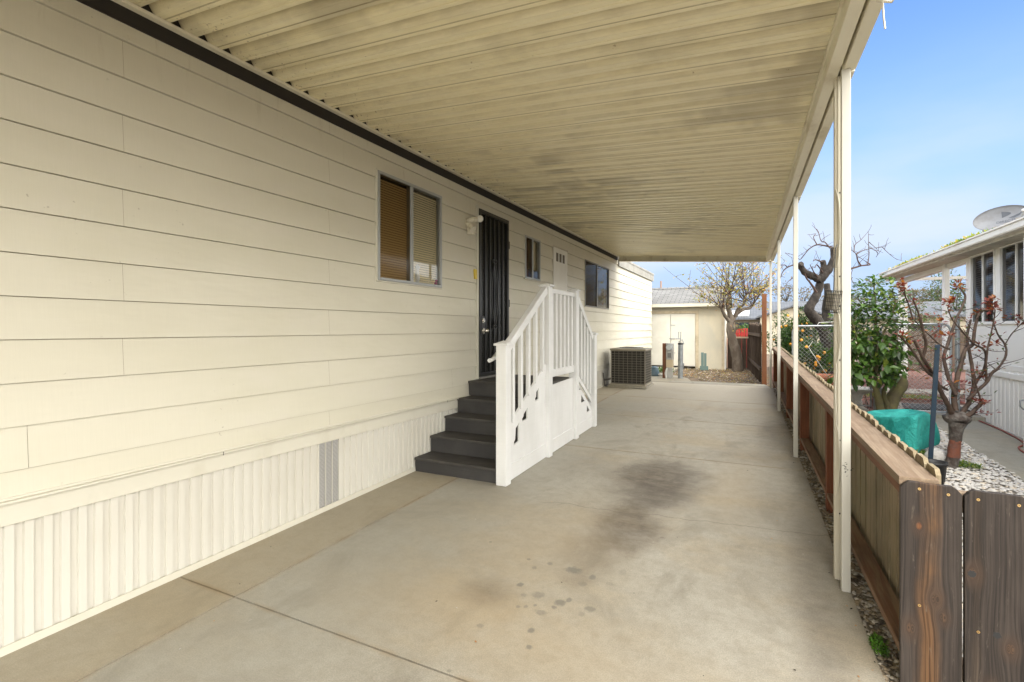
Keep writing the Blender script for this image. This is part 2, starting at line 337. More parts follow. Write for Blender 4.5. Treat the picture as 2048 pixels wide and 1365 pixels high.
def mat_board(name, knots, band, tint):
    """wide weathered board, its grain flowing round the knots"""
    t = NT(name); p = t.pos(); x, y, z = t.sep(p)
    psi = x; rings = None; core = None; first = None
    for kx, kz, r in knots:
        dx = t.math('SUBTRACT', x, kx); dz = t.math('MULTIPLY', t.math('SUBTRACT', z, kz), .62)
        d2 = t.math('ADD', t.math('ADD', t.math('MULTIPLY', dx, dx), t.math('MULTIPLY', dz, dz)), r*r*.25)
        psi = t.math('SUBTRACT', psi, t.math('DIVIDE', t.math('MULTIPLY', dx, r*r*.8), d2))
        k = t.ramp(t.math('SQRT', d2), r*.95, r*.62)
        rings = k if rings is None else t.math('MAXIMUM', rings, k); first = first or t.ramp(t.math('SQRT', d2), r*.9, r*.4)
        h = t.ramp(t.math('SQRT', d2), r*2.6, r*.8); core = h if core is None else t.math('MAXIMUM', core, h)
    psi = t.math('ADD', psi, t.math('MULTIPLY', t.math('SUBTRACT', t.noise(t.comb(t.math('MULTIPLY', x, 4.0), 0.0, t.math('MULTIPLY', z, 1.3)), 1, 3), .5), .022))
    g1 = t.noise(t.comb(t.math('MULTIPLY', psi, 120.0), 0.0, t.math('MULTIPLY', z, .9)), 1, 5, .62)
    g2 = t.noise(t.comb(t.math('MULTIPLY', psi, 420.0), 0.0, t.math('MULTIPLY', z, 5.0)), 1, 3, .6)
    lowf = t.noise(t.comb(t.math('MULTIPLY', psi, 16.0), 3.3, t.math('MULTIPLY', z, 1.7)), 1, 5, .65)
    c = t.mix(t.ramp(g1, .36, .62), (.016,.0125,.0105), (.042,.032,.026))
    c = t.mix(t.ramp(lowf, .45, .72, 0, .45), c, (.070,.056,.047))
    bx, bw, bcol, bf = band
    bm = t.math('SUBTRACT', 1.0, t.math('DIVIDE', t.math('ABSOLUTE', t.math('SUBTRACT', psi, bx)), bw))
    bm = t.math('ADD', bm, t.math('MULTIPLY', t.math('SUBTRACT', lowf, .5), 1.5))
    brown = t.mix(t.ramp(g1, .35, .65), (bcol[0]*.34, bcol[1]*.3, bcol[2]*.28), bcol)
    c = t.mix(t.math('MULTIPLY', t.math('MULTIPLY', t.ramp(bm, .1, .9), t.ramp(t.noise(t.comb(t.math('MULTIPLY', x, 9.0), 7.0, t.math('MULTIPLY', z, 4.0)), 1, 4, .6), .35, .6, .35, 1)), bf), c, brown)
    c = t.mix(t.ramp(g2, .48, .70, 0, .55), c, (.009,.007,.006))
    pale = t.noise(t.comb(t.math('MULTIPLY', psi, 60.0), 1.1, t.math('MULTIPLY', z, 9.0)), 1, 4, .7)
    c = t.mix(t.ramp(pale, .60, .74, 0, .5), c, (.15,.12,.095))
    c = t.mix(t.math('MULTIPLY', core, .5), c, (.06,.035,.022))
    rg = t.math('SINE', t.math('MULTIPLY', g1, 40.0)); c = t.mix(t.math('MULTIPLY', rings, .85), c, t.mix(t.ramp(rg, -.5, .5), (.030,.020,.014), (.075,.042,.024)))
    c = t.mix(t.math('MULTIPLY', first, .55), c, tint)
    t.base(c); t.rough(.62, .3); b = t.bump(g1, .55, .004); t.bump(g2, .35, .002, b)
    return t.mat
BOARD1 = mat_board('weathered_board_with_brown_heart', [(.572,.714,.016),(.623,.434,.019),(.6465,.368,.016),(.545,.30,.020)], (.600,.052,(.15,.078,.034),.9), (.22,.075,.022))
BOARD2 = mat_board('dark_weathered_board', [(.735,.56,.020),(.845,.30,.018),(.79,.12,.02)], (.75,.025,(.12,.085,.055),.4), (.05,.03,.02))
ENDG = simple('board_edge', (.20,.14,.09), .8, col2=(.12,.085,.055), sc=20)
BRASS = simple('brass_screw', (.75,.52,.22), .35, .9)
# glass: reflects the yard, lets the blinds show
def mat_glass(name, tint=(.9,.9,.88), ior=1.55, rough=.0, dark=0):
    m = bpy.data.materials.new(name); m.use_nodes = True; t = m.node_tree; t.nodes.clear()
    out = t.nodes.new('ShaderNodeOutputMaterial'); mx = t.nodes.new('ShaderNodeMixShader'); tr = t.nodes.new('ShaderNodeBsdfTransparent')
    gl = t.nodes.new('ShaderNodeBsdfGlossy'); fr = t.nodes.new('ShaderNodeFresnel'); fr.inputs[0].default_value = ior
    gl.inputs['Roughness'].default_value = rough; tr.inputs[0].default_value = (*tint, 1)
    t.links.new(fr.outputs[0], mx.inputs[0]); t.links.new(tr.outputs[0], mx.inputs[1]); t.links.new(gl.outputs[0], mx.inputs[2]); t.links.new(mx.outputs[0], out.inputs[0])
    return m
GLASS = mat_glass('window_glass', ior=1.62)
SCRG = mat_glass('screened_glass', (.50,.42,.31), 1.2, .10)
BLIND = simple('cream_blind', (.90,.80,.54), .6)
BLINDG = simple('grey_blind', (.13,.13,.13), .6)
ROOM = simple('dim_room', (.09,.07,.05), .9)
AMBER = simple('orange_wood_panel', (.30,.13,.045), .5, col2=(.20,.08,.03), sc=6)
# other
SHED = simple('shed_cream', (.47,.435,.345), .7, col2=(.56,.50,.37), sc=2, st=(1,1,.6), bump=.1)
SHEDT = simple('shed_trim', (.50,.42,.30), .7, col2=(.38,.32,.22), sc=5)
SHEDD = simple('shed_door_paint', (.58,.56,.49), .6, col2=(.53,.51,.44), sc=2)
def mat_shingle(name, a, b, sx=3.4, sy=7.0, row='y'):
    t = NT(name); p = t.pos(); x, y, z = t.sep(p)
    br = t.n.new('ShaderNodeTexBrick'); u, v = (x, t.math('ADD', y, z)) if row == 'y' else (y, t.math('SUBTRACT', z, x))
    t.l(t.comb(t.math('MULTIPLY', u, sx), t.math('MULTIPLY', v, sy), 0.0), br.inputs['Vector'])
    br.inputs['Scale'].default_value = 1; br.inputs['Mortar Size'].default_value = .05; br.inputs['Row Height'].default_value = .9; br.inputs['Brick Width'].default_value = 1
    br.inputs['Color1'].default_value = (*a, 1); br.inputs['Color2'].default_value = (*b, 1); br.inputs['Mortar'].default_value = (a[0]*.45, a[1]*.45, a[2]*.45, 1)
    c = t.mix(t.ramp(t.noise(p, 3, 4), .4, .7, 0, .4), br.outputs[0], (a[0]*.6, a[1]*.6, a[2]*.55))
    t.base(c); t.rough(.85); return t.mat
SHING = mat_shingle('grey_shingles', (.13,.128,.122), (.18,.177,.17))
SHING2 = mat_shingle('slate_shingles', (.075,.082,.095), (.11,.118,.13))
TILE = simple('roof_tile', (.30,.26,.20), .85, col2=(.42,.37,.28), sc=8, bump=.3, bsc=30)
NWHITE = simple('neighbour_white_paint', (0.791,0.782,0.754), .5, col2=(0.736,0.727,0.690), sc=2, st=(1,1,.5), bump=.05)
NGUT = simple('cream_gutter', (.70,.67,.60), .4, col2=(.45,.37,.27), sc=4, st=(3,.6,3), lo=.5, hi=.8)
SOFF = simple('soffit_paint', (.50,.46,.38), .6, col2=(.40,.36,.29), sc=5)
GALV = simple('galvanised_pipe', (0.315,0.338,0.352), .42, .6, col2=(0.240,0.262,0.277), sc=12)
WIRE = simple('chain_wire', (0.280,0.287,0.280), .5, .5)
ACD = simple('coil_dark', (.022,.019,.015), .8, bump=.4, bsc=90)
ACW = simple('unit_grille', (.22,.20,.155), .5, .2)
ACT = simple('unit_case', (.30,.27,.21), .5, .1, col2=(.24,.21,.16), sc=6)
METER = simple('meter_grey', (.42,.42,.40), .45, .3, col2=(.32,.31,.29), sc=8)
TAN = simple('tan_box', (.46,.38,.26), .6)
WOODP = mat_wood('brown_post_wood', (.12,.05,.028), (.17,.075,.04), (.08,.035,.02), 2)
RUSTP = mat_wood('orange_brown_post_wood', (0.162,0.063,0.027), (0.198,0.084,0.039), (0.102,0.042,0.021), 2)
BLUEP = simple('blue_plastic', (.06,.10,.13), .5, col2=(.09,.13,.16), sc=10)
GREENS = simple('grey_green_paint', (0.119,0.175,0.161), .5, .2)
STAKE = simple('blue_painted_steel', (0.011,0.027,0.048), .5, .1, col2=(0.018,0.033,0.048), sc=20)
def mat_teal():
    t = NT('teal_netting_cloth'); p = t.pos()
    d = t.noise(p, 55, 2, .5); c = t.mix(t.ramp(t.noise(p, 3, 4), .4, .65), (.010,.22,.20), (.035,.36,.32))
    c = t.mix(t.ramp(d, .55, .7, 0, .35), c, (.01,.16,.14)); t.base(c); t.rough(.65, .3)
    t.p.inputs['Subsurface Weight'].default_value = .0; t.bump(t.noise(t.scale(p, (1,1,.6)), 9, 5, .7, 1.5), .9, .05); return t.mat
TEAL = mat_teal()
BPLAS = simple('black_plastic', (.018,.018,.020), .55)
TERRA = simple('terracotta', (0.270,0.098,0.053), .8, col2=(0.203,0.075,0.041), sc=8)
STONEW = simple('bird_bath_stone', (.52,.50,.45), .85, col2=(.36,.34,.29), sc=5, bump=.3)
ROCK = simple('pale_rock', (.46,.45,.43), .85, col2=(.28,.27,.25), sc=14, bump=.8, bsc=12, bd=.05)
HOSE = simple('red_hose', (.22,.055,.035), .6)
MAT = simple('dark_doormat', (.035,.036,.038), .95, bump=.5, bsc=90)
SUET = simple('suet_block', (.30,.27,.21), .8, col2=(.16,.14,.1), sc=40)
CABLE = simple('white_cable', (.62,.59,.50), .5)
SCUFF = simple('black_scuff', (.02,.02,.02), .7)
DISH = simple('dish_grey', (.125,.13,.14), .6, .0, col2=(.10,.10,.105), sc=6)
DISHL = simple('dish_mark', (.045,.05,.06), .5)
REDL = simple('red_plastic_fence', (.42,.035,.03), .6, col2=(.30,.03,.03), sc=5)
SNOWW = simple('far_white_board', (.75,.77,.80), .6)
STUCCO = simple('beige_stucco', (0.375,0.330,0.247), .85)
BLUEG = simple('dark_window', (.03,.045,.07), .2)
STONES = [simple('white_stone', (.46,.445,.415), .8, bump=.3), simple('grey_stone', (.42,.40,.38), .8, bump=.3), simple('tan_stone', (.48,.42,.34), .8, bump=.3)]
PEB = [simple('brown_pebble', (.27,.22,.155), .8), simple('grey_pebble', (.36,.33,.28), .8), simple('pale_pebble', (.52,.48,.41), .8), simple('dark_pebble', (.12,.10,.075), .85)]
def mat_leaf(name, c, tr=.35, rough=.42):
    m = bpy.data.materials.new(name); m.use_nodes = True; t = m.node_tree; p = t.nodes['Principled BSDF']; out = t.nodes['Material Output']
    p.inputs['Base Color'].default_value = (*c, 1); p.inputs['Roughness'].default_value = rough
    tl = t.nodes.new('ShaderNodeBsdfTranslucent'); tl.inputs[0].default_value = (min(1, c[0]*1.5), min(1, c[1]*1.6), c[2]*.8, 1)
    mx = t.nodes.new('ShaderNodeMixShader'); mx.inputs[0].default_value = tr
    t.links.new(p.outputs[0], mx.inputs[1]); t.links.new(tl.outputs[0], mx.inputs[2]); t.links.new(mx.outputs[0], out.inputs[0])
    return m
LG = [mat_leaf('leaf_green', (0.043,0.090,0.016)), mat_leaf('leaf_mid', (0.068,0.133,0.022)), mat_leaf('leaf_deep', (0.022,0.050,0.012)), mat_leaf('leaf_lime', (0.173,0.216,0.025))]
LY = [mat_leaf('leaf_yellow', (0.368,0.272,0.048)), mat_leaf('leaf_olive', (0.160,0.168,0.044)), mat_leaf('leaf_orange', (0.336,0.136,0.032)), mat_leaf('leaf_straw', (0.272,0.216,0.088))]
LR = [mat_leaf('leaf_red', (0.143,0.021,0.012)), mat_leaf('leaf_rust', (0.180,0.041,0.013)), mat_leaf('leaf_small_green', (0.064,0.098,0.026)), mat_leaf('leaf_orange_bright', (0.270,0.098,0.019))]
LO = [mat_leaf('hedge_green', (0.028,0.065,0.011)), mat_leaf('hedge_light', (0.062,0.118,0.022)), mat_leaf('hedge_dark', (0.015,0.037,0.009))]
LB = [mat_leaf('far_olive', (0.085,0.081,0.046)), mat_leaf('far_brown', (0.111,0.081,0.058)), mat_leaf('far_grey', (0.104,0.098,0.078))]
FRUIT = simple('orange_fruit', (.60,.26,.02), .5)
BARK = simple('grey_brown_bark', (0.087,0.066,0.049), .9, col2=(0.147,0.122,0.095), sc=9, st=(1,1,.4), bump=.9, bsc=22, bst=(1,1,.35), bd=.03)
BARKD = simple('dark_bark', (0.020,0.016,0.013), .9, col2=(0.045,0.036,0.029), sc=7, bump=.9, bsc=14, bst=(1,1,.4), bd=.05)
BARKG = simple('green_bark', (0.119,0.108,0.045), .85, col2=(0.084,0.066,0.042), sc=7, bump=.7, bsc=20, bd=.02)
TWIG = simple('red_brown_twig', (0.052,0.029,0.022), .8)
CANE = simple('cane_bark', (0.060,0.037,0.025), .75, col2=(0.033,0.020,0.015), sc=14, bump=.7, bsc=40, bd=.01)
ROSEB = simple('peeling_trunk_bark', (0.116,0.105,0.094), .85, col2=(0.053,0.041,0.035), sc=12, lo=.4, hi=.6, bump=1, bsc=30, bst=(1,1,.6), bd=.03)
ROSER = simple('red_under_bark', (.15,.05,.028), .75, col2=(.10,.05,.038), sc=16, bump=.9, bsc=26, bd=.02)

# ================================================================= the ground
W = -3.12            # plane of the home's wall
def exl(y): return .47 - .0226*(y-2.54)      # right edge of the driveway
def fxl(y): return .535 - .027*(y-2.5)        # left face of the side fence
m = MB()
ys = [-30, -10, -6] + [-6 + .5*i for i in range(1, 40)] + [14, 18, 24, 40, 80, 400]
ys = sorted(set(ys))
vs = []; fs = []
for y in ys:
    for x in (-400, -60, -20, 0, 8, 20, 60, 400): vs.append((x, y, gz(y) - .05))
for i in range(len(ys)-1):
    for j in range(7): fs.append((i*8+j, i*8+j+1, (i+1)*8+j+1, (i+1)*8+j))
m.add(vs, fs); m.build('ground', DIRT, kind='structure')
# driveway: separate slabs with real joints
m = MB(); J = .005
rows = [-7, -2.2, 1.80, 5.68, 7.75, 9.70, 12.15]
for a, b in zip(rows[:-1], rows[1:]):
    for side in (0, 1):
        seg = [a + J] + [q for q in np.arange(math.ceil(a+.01), b, 1.0)] + [b - J]
        for y0, y1 in zip(seg[:-1], seg[1:]):
            if y1 - y0 < .004: continue
            if side == 0: xs = (W - .05, W - .05, -2.60 - J, -2.60 - J)
            else: xs = (-2.60 + J, -2.60 + J, exl(y0), exl(y1))
            z0, z1 = gz(y0), gz(y1)
            ty = lambda yy: .0
            p = [(xs[0], y0, z0-.1), (xs[2], y0, z0-.1), (xs[3], y1, z1-.1), (xs[1], y1, z1-.1)]
            q = [(a_, b_, c_+.1) for a_, b_, c_ in p]
            m.add(p+q, [(4,5,6,7)] + ([(0,1,5,4)] if y0 == seg[0] else []) + ([(2,3,7,6)] if y1 == seg[-1] else []) + [(1,2,6,5),(3,0,4,7)])
m.build('driveway', CONC, kind='structure')
m = MB(); m.add([(W-.05, y, gz(y)-.012) if k == 0 else (exl(y)-.01, y, gz(y)-.012) for y in ys if -7 < y < 12.4 for k in (0,1)],
    [(2*i, 2*i+1, 2*i+3, 2*i+2) for i in range(len([y for y in ys if -7 < y < 12.4])-1)]); m.build('driveway_joints', JOINT, kind='structure')
# apron of concrete past the carport, reaching the shed
m = MB(); G = .242
m.prism([(-3.2,12.16),(-1.35,12.16),(-1.62,13.35),(-2.3,14.4),(-2.3,17.0),(-3.2,17.0)], 2, G-.1, G+.004); m.prism([(-1.34,12.16),(.20,12.16),(.12,12.62),(-1.47,12.72)], 2, G-.1, G+.002)
m.build('shed_path', CONC2, kind='structure')
def sheet(name, x0, x1, y0, y1, dz, mt, n=12, **k):
    m = MB(); L = np.linspace(y0, y1, n)
    for a, b in zip(L[:-1], L[1:]):
        xa0 = x0(a) if callable(x0) else x0; xb0 = x0(b) if callable(x0) else x0
        m.add([(xa0,a,gz(a)+dz),(x1,a,gz(a)+dz),(x1,b,gz(b)+dz),(xb0,b,gz(b)+dz)], [(0,1,2,3)])
    return m.build(name, mt, kind='structure')
sheet('gravel_bed', lambda y: exl(y)-.005, 2.16, 2.3, 9.4, -.022, GRAVB)
sheet('side_path', 2.16, 2.98, 1.0, 9.35, .0, CONC2)
sheet('mulch_bed', .3, 6.0, 9.42, 19.0, -.015, MULCH)
m = MB(); m.prism([(1.9,9.36),(6.5,9.36),(6.5,11.0),(1.95,10.6)], 2, G-.1, G-.004); m.prism([(2.2,12.2),(9,13.0),(9,14.2),(2.2,13.0)], 2, G-.1, G+.0)
m.build('yard_path', CONC2, kind='structure')

# loose stones -------------------------------------------------
def stones(name, n, place, size, mats, flat=.55, seed=1, label=None, wts=None):
    r = np.random.RandomState(seed)
    base = np.array([(1,0,0),(.5,.87,0),(-.5,.87,0),(-1,0,0),(-.5,-.87,0),(.5,-.87,0),(.45,.25,.75),(-.4,.35,.8),(0,-.5,.7)])
    fac = [(0,1,6),(1,7,6),(1,2,7),(2,3,7),(3,4,7),(7,4,8),(4,5,8),(5,0,8),(0,6,8),(6,7,8)]
    V = []; F = []; MI = []
    for i in range(n):
        x, y, z = place(r); s = size*r.uniform(.45, 1.25); a = r.uniform(0, 2*PI); el = r.uniform(.6, 1.0)
        b = base*(1 + r.uniform(-.18, .18, base.shape)); b = b*np.array([s, s*el, s*flat*r.uniform(.7, 1.3)])
        tx = r.uniform(-.4, .4)
        c, q = math.cos(a), math.sin(a); R = np.array([[c,-q,0],[q,c,0],[0,0,1]]); T = np.array([[1,0,0],[0,math.cos(tx),-math.sin(tx)],[0,math.sin(tx),math.cos(tx)]])
        b = b @ T.T @ R.T + np.array([x, y, z]); o = len(V)*9
        V.append(b); F += [tuple(k+o for k in f) for f in fac]; MI += [int(r.choice(len(mats), p=wts))]*10
    me = bpy.data.meshes.new(name); me.from_pydata(np.concatenate(V).tolist(), [], F)
    for mt in mats: me.materials.append(mt)
    me.polygons.foreach_set('material_index', MI); me.polygons.foreach_set('use_smooth', [True]*len(MI))
    o = bpy.data.objects.new(name, me); COL.objects.link(o); tag(o, label, kind='stuff', cat='gravel' if 'pebble' not in name else 'pebbles'); return o
def pl_white(r):
    while 1:
        x = r.uniform(.62, 2.19); y = 2.65 + 6.7*r.uniform()**1.15
        if y < 9.38: return x, y, gz(y) - .012 + r.uniform(0, .012)
stones('white_gravel', 15000, pl_white, .021, STONES, .5, 3, 'white crushed gravel bed between picket fence and concrete path', [.62,.22,.16])
def pl_peb(r):
    y = 2.1 + 10*r.uniform()**1.3; return r.uniform(exl(y)-.0, fxl(y)+.12), y, gz(y) - .02 + r.uniform(0, .014)
stones('pebbles', 5200, pl_peb, .015, PEB, .65, 4, 'brown pebbles filling the gap between driveway and fence', [.42,.30,.10,.18])
def pl_dirt(r):
    return r.uniform(-1.6, .15), r.uniform(12.65, 17.2), G - .048 + r.uniform(0, .02)
m = MB(); r0 = random.Random(5)
for i in range(2600):
    x = r0.uniform(-2.2, .2); y = r0.uniform(12.6, 17.3)
    if x < -1.4 and y < 14: continue
    a = r0.uniform(0, 2*PI); m.leaf4((x, y, G-.045+r0.uniform(0,.02)), (math.cos(a), math.sin(a), r0.uniform(-.1,.4)), (0,0,1), r0.uniform(.03,.09), r0.uniform(.01,.04), r0.choice([0,1,1,2,3,4,4]))
m.build('leaf_litter', [LY[0], LY[3], LY[2], BARK, STONES[2]], label='fallen yellow leaves and wood chips over the soil patch', cat='litter', kind='stuff')
m = MB()
for i in range(5000):
    x = r0.uniform(.45, 4.5); y = r0.uniform(9.5, 17)
    a = r0.uniform(0, 2*PI); m.leaf4((x, y, G-.012+r0.uniform(0,.02)), (math.cos(a), math.sin(a), r0.uniform(-.1,.5)), (0,0,1), r0.uniform(.03,.08), r0.uniform(.015,.03), r0.choice([0,0,1,2]))
m.build('mulch_chips', [simple('red_chip', (.13,.042,.03), .9), simple('brown_chip', (.08,.04,.03), .9), simple('pale_chip', (.18,.12,.09), .9)], label='red bark chips spread over the yard behind the gate', cat='mulch', kind='stuff')

# ================================================================= the home
home = thing('mobile_home', (W, 8, 0), 'long cream mobile home with lap siding and ribbed skirting under the carport', 'mobile home')
Y0, Y1 = -4.0, 16.5
OPEN = [(3.525,4.54,1.945,2.94,'w1'), (5.30,6.185,.86,3.02,'d'), (6.715,7.278,2.248,2.887,'w2'), (7.83,8.564,.78,2.91,'u'), (9.546,11.305,1.945,2.88,'w3')]
rowz = [.7115] + [.8402 + .2033*k for k in range(12)]      # .84 ... 3.076
rowz = [z for z in rowz if z < 3.08] + [3.19]
seamA, seamB = 1.507, 2.966
m = MB()
for k in range(len(rowz)-1):
    z0, z1 = rowz[k], rowz[k+1]
    cuts = sorted({z0, z1} | {q for o in OPEN for q in (o[2], o[3]) if z0 < q < z1})
    seams = [(seamA if k % 2 else seamB) + 3.66*i for i in range(-2, 5)] if k != 1 else [1.11, 4.77, 8.4, 12.1]
    X = lambda z: W + .016*(1 - (z - z0)/.2033)
    for a, b in zip(cuts[:-1], cuts[1:]):
        iv = [(Y0, Y1)]; b_ = b
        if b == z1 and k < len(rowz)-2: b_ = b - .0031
        blk = [(o[0], o[1]) for o in OPEN if o[2] < (a+b)/2 < o[3]] + [(s-.0008, s+.0008) for s in seams]
        for p, q in sorted(blk):
            nv = []
            for s, e in iv:
                if q <= s or p >= e: nv.append((s, e)); continue
                if p > s: nv.append((s, p))
                if q < e: nv.append((q, e))
            iv = nv
        for s, e in iv:
            m.add([(X(a),s,a),(X(a),e,a),(X(b_),e,b_),(X(b_),s,b_)], [(0,1,2,3)])
            if a == z0: m.add([(W-.008,s,a+.0),(W-.008,e,a+.0),(X(a),e,a),(X(a),s,a)], [(0,1,2,3)])
m.build('siding', SIDING, home)
# sheathing behind, with the same holes, and the rest of the body
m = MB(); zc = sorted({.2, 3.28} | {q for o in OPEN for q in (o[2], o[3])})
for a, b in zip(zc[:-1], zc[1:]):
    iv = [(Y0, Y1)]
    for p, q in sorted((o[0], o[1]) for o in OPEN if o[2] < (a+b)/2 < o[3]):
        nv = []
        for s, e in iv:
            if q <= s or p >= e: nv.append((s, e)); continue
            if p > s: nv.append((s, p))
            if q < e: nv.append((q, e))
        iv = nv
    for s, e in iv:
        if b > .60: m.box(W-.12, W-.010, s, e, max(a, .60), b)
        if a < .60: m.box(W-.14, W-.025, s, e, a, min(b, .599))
m.build('wall', simple('sheathing', (.27,.205,.13), .9), home)  # brown of gap dirt, darkened to deepen the shadow lines in the laps
m = MB(); m.box(-7.6, W-.121, Y1-.1, Y1-.0, .2, 3.26); m.box(-7.6, W-.121, Y0, Y0+.1, -.3, 3.26); m.box(-7.7, -7.6, Y0, Y1, -.3, 3.26); m.build('wall', SIDING, home)
m = MB(); m.prism([(-7.75,3.29),(W+.03,3.29),(-5.4,3.75)], 1, Y0, Y1+.1); m.build('roof', SHING, home)
m = MB(); m.box(W+.014, W+.05, 12.16, Y1+.1, 3.04, 3.27); m.box(W+.05, W+.062, 12.16, Y1+.1, 3.235, 3.285); m.box(-7.7, W+.05, Y1+.1, Y1+.13, 3.04, 3.27)
m.build('fascia', simple('grey_fascia', (.27,.26,.23), .6, col2=(.20,.19,.165), sc=4), home, .002)
m = MB(); m.box(W-.002, W+.016, Y0, 12.1, 3.168, 3.262); m.build('dark_band', DARKB, home)
# belt trim above the skirting
m = MB(); m.box(W, W+.017, Y0, Y1, .592, .697); m.box(W, W+.046, Y0, Y1, .697, .7085); m.box(W, W+.022, Y0, Y1, .7085, .722); m.build('belt_trim', TRIMW, home, .002)
each('trim_joint', DARKB, home, [lambda q, s=s: q.box(W+.0455, W+.0475, s, s+.003, .69, .712) for s in (2.05, 4.62, 8.3)])
# ribbed skirting
def rib_profile(y0, y1, per=.0705, d=.016):
    pts = []; y = y0
    while y < y1:
        pts += [(0, y), (0, y+.029), (-d, y+.032), (-d, y+.062), (0, y+.0655)]; y += per
    return [(a, b) for a, b in pts if b <= y1]
m = MB(); pr = rib_profile(-3.9, 16.45)
vs = []; fs = []
for dx, y in pr: vs += [(W+.003+dx, y, gz(y)+.0), (W+.003+dx, y, .593)]
fs = [(2*i, 2*i+2, 2*i+3, 2*i+1) for i in range(len(pr)-1)]
m.add(vs, fs); m.build('skirting', SKIRT, home)
m = MB()
for i in range(41):
    y = -4 + .5*i; m.sbox(W-.02, W+.017, y, y+.5, .0, .030)
    m.sbox(W+.011, W+.017, y, y+.5, .030, .040)
m.build('skirting_channel', TRIMW, home)
each('skirting_vent', VENT, home, [lambda q, y=y: q.box(W+.0035, W+.0055, y, y+.053, gz(y)+.04, .590) for y in (2.868, 2.9385, 3.009)], label='grey perforated skirting vent')
# windows
def window(y0, y1, z0, z1, mull, fr, blindL, blindR, flatbar=True, sill=True):
    m = MB(); t = .026
    xo, xi = W+.030, W-.03
    m.box(xi, xo, y0, y1, z1-t, z1); m.box(xi, xo, y0, y1, z0, z0+t); m.box(xi, xo, y0, y0+t, z0+t, z1-t); m.box(xi, xo, y1-t, y1, z0+t, z1-t)
    m.box(xi, xo-.004, mull-.022, mull+.022, z0+t, z1-t)
    w = m.build('window', fr, home, .002)
    m = MB(); q = .014
    m.box(W-.01, W+.022, y0-q, y0-.001, z0-q, z1+q); m.box(W-.01, W+.022, y1+.001, y1+q, z0-q, z1+q); m.box(W-.01, W+.022, y0-.001, y1+.001, z1+.001, z1+q); m.box(W-.01, W+.022, y0-.001, y1+.001, z0-q, z0-.001)
    m.build('casing', TRIMW, w, .002)
    m = MB(); m.add([(W+.008,mull,z0+t),(W+.008,y1-t,z0+t),(W+.008,y1-t,z1-t),(W+.008,mull,z1-t)], [(0,1,2,3)]); m.build('pane', GLASS, w)
    m = MB(); m.add([(W+.014,y0+t,z0+t),(W+.014,mull,z0+t),(W+.014,mull,z1-t),(W+.014,y0+t,z1-t)], [(0,1,2,3)]); m.build('screened_pane', SCRG, w)
    m = MB(); d = .09      # recess behind the glass
    m.box(W-d-.02, W-d, y0, y1, z0-.0, z1); m.box(W-d, xi, y0-.01, y0, z0, z1); m.box(W-d, xi, y1, y1+.01, z0, z1)
    m.box(W-d, xi, y0, y1, z1, z1+.01); m.box(W-d, xi, y0, y1, z0-.01, z0); m.build('reveal', ROOM, w)
    return w
def slats(w, y0, y1, z0, z1, mt, pitch=.0235, tilt=.5):
    m = MB(); z = z0
    while z < z1:
        a = .0125; dx = a*math.cos(1.15*tilt*2); dz = a*math.sin(1.15*tilt*2)
        m.add([(W-.026-dx, y0, z+dz),(W-.026-dx, y1, z+dz),(W-.026+dx, y1, z-dz),(W-.026+dx, y0, z-dz)], [(0,1,2,3)]); z += pitch
    for y in (y0+.12, (y0+y1)/2, y1-.12): m.box(W-.0475, W-.0465, y-.002, y+.002, z0, z1)
    m.build('blind', mt, w)
w1 = window(3.525, 4.54, 1.945, 2.94, 4.02, ALU, 0, 0); slats(w1, 3.56, 4.51, 1.985, 2.90, BLIND)
w2 = window(6.715, 7.278, 2.248, 2.887, 6.99, ALU, 0, 0)
m = MB(); m.box(W-.06, W-.05, 6.74, 6.985, 2.28, 2.86); m.build('amber_shade', AMBER, w2)
m = MB(); m.box(W-.06, W-.05, 7.0, 7.26, 2.42, 2.86); m.build('roller_shade', BLIND, w2)
w3 = window(9.546, 11.305, 1.945, 2.88, 10.38, DALU, 0, 0); slats(w3, 9.58, 10.36, 1.98, 2.85, simple('brown_blind', (.10,.075,.055), .7), .03); 
m = MB()
for k in range(30):
    y = 10.42 + k*.029; m.box(W-.055-.006*(k % 2), W-.05-.006*(k % 2), y, y+.029, 1.98, 2.85)
m.build('curtain', simple('grey_curtain', (.16,.15,.13), .8), w3)
# little things on the first sill
m = MB(); m.lathe((W-.018,4.16,1.972), [(0,0),(.02,0),(.028,.05),(.016,.12),(.03,.16),(0,.19)], 10); m.build('white_ornament', simple('white_glaze', (.8,.8,.78), .3), w1)
m = MB(); m.ball((W-.012,4.48,1.99), .018); m.ball((W-.012,4.49,2.02), .014); m.build('pink_ornament', simple('pink_glaze', (.5,.08,.25), .4), w1)
# security door
dr = MB(); y0, y1, z0, z1 = 5.345, 6.150, .905, 2.985
dr.box(W-.02, W+.014, y0, y1, z0, z0+.0015+.001)
dr = MB(); t = .045
for a in ((y0,y1,z1-t,z1),(y0,y1,z0,z0+t),(y0,y0+t,z0+t,z1-t),(y1-t,y1,z0+t,z1-t)): dr.box(W+.004, W+.038, *a)
door = dr.build('door', BLACK, home, .003)
m = MB(); m.box(W-.06, W-.01, y0, y1, z0, z1); m.build('door_panel', SCREEN, door)
m = MB(); m.add([(W+.009,y0+t,z0+t),(W+.009,y1-t,z0+t),(W+.009,y1-t,z1-t),(W+.009,y0+t,z1-t)], [(0,1,2,3)]); m.build('door_screen', mat_glass('door_mesh', (.35,.35,.34), 1.4, .35), door)
m = MB()
for k in range(1, 6):
    y = y0 + t + (y1-y0-2*t)*k/6; m.box(W+.012, W+.028, y-.008, y+.008, z0+t, z1-t)
m.build('door_bars', BLACK, door)
m = MB(); yc = (y0+y1)/2 + .0; zc_ = 1.95
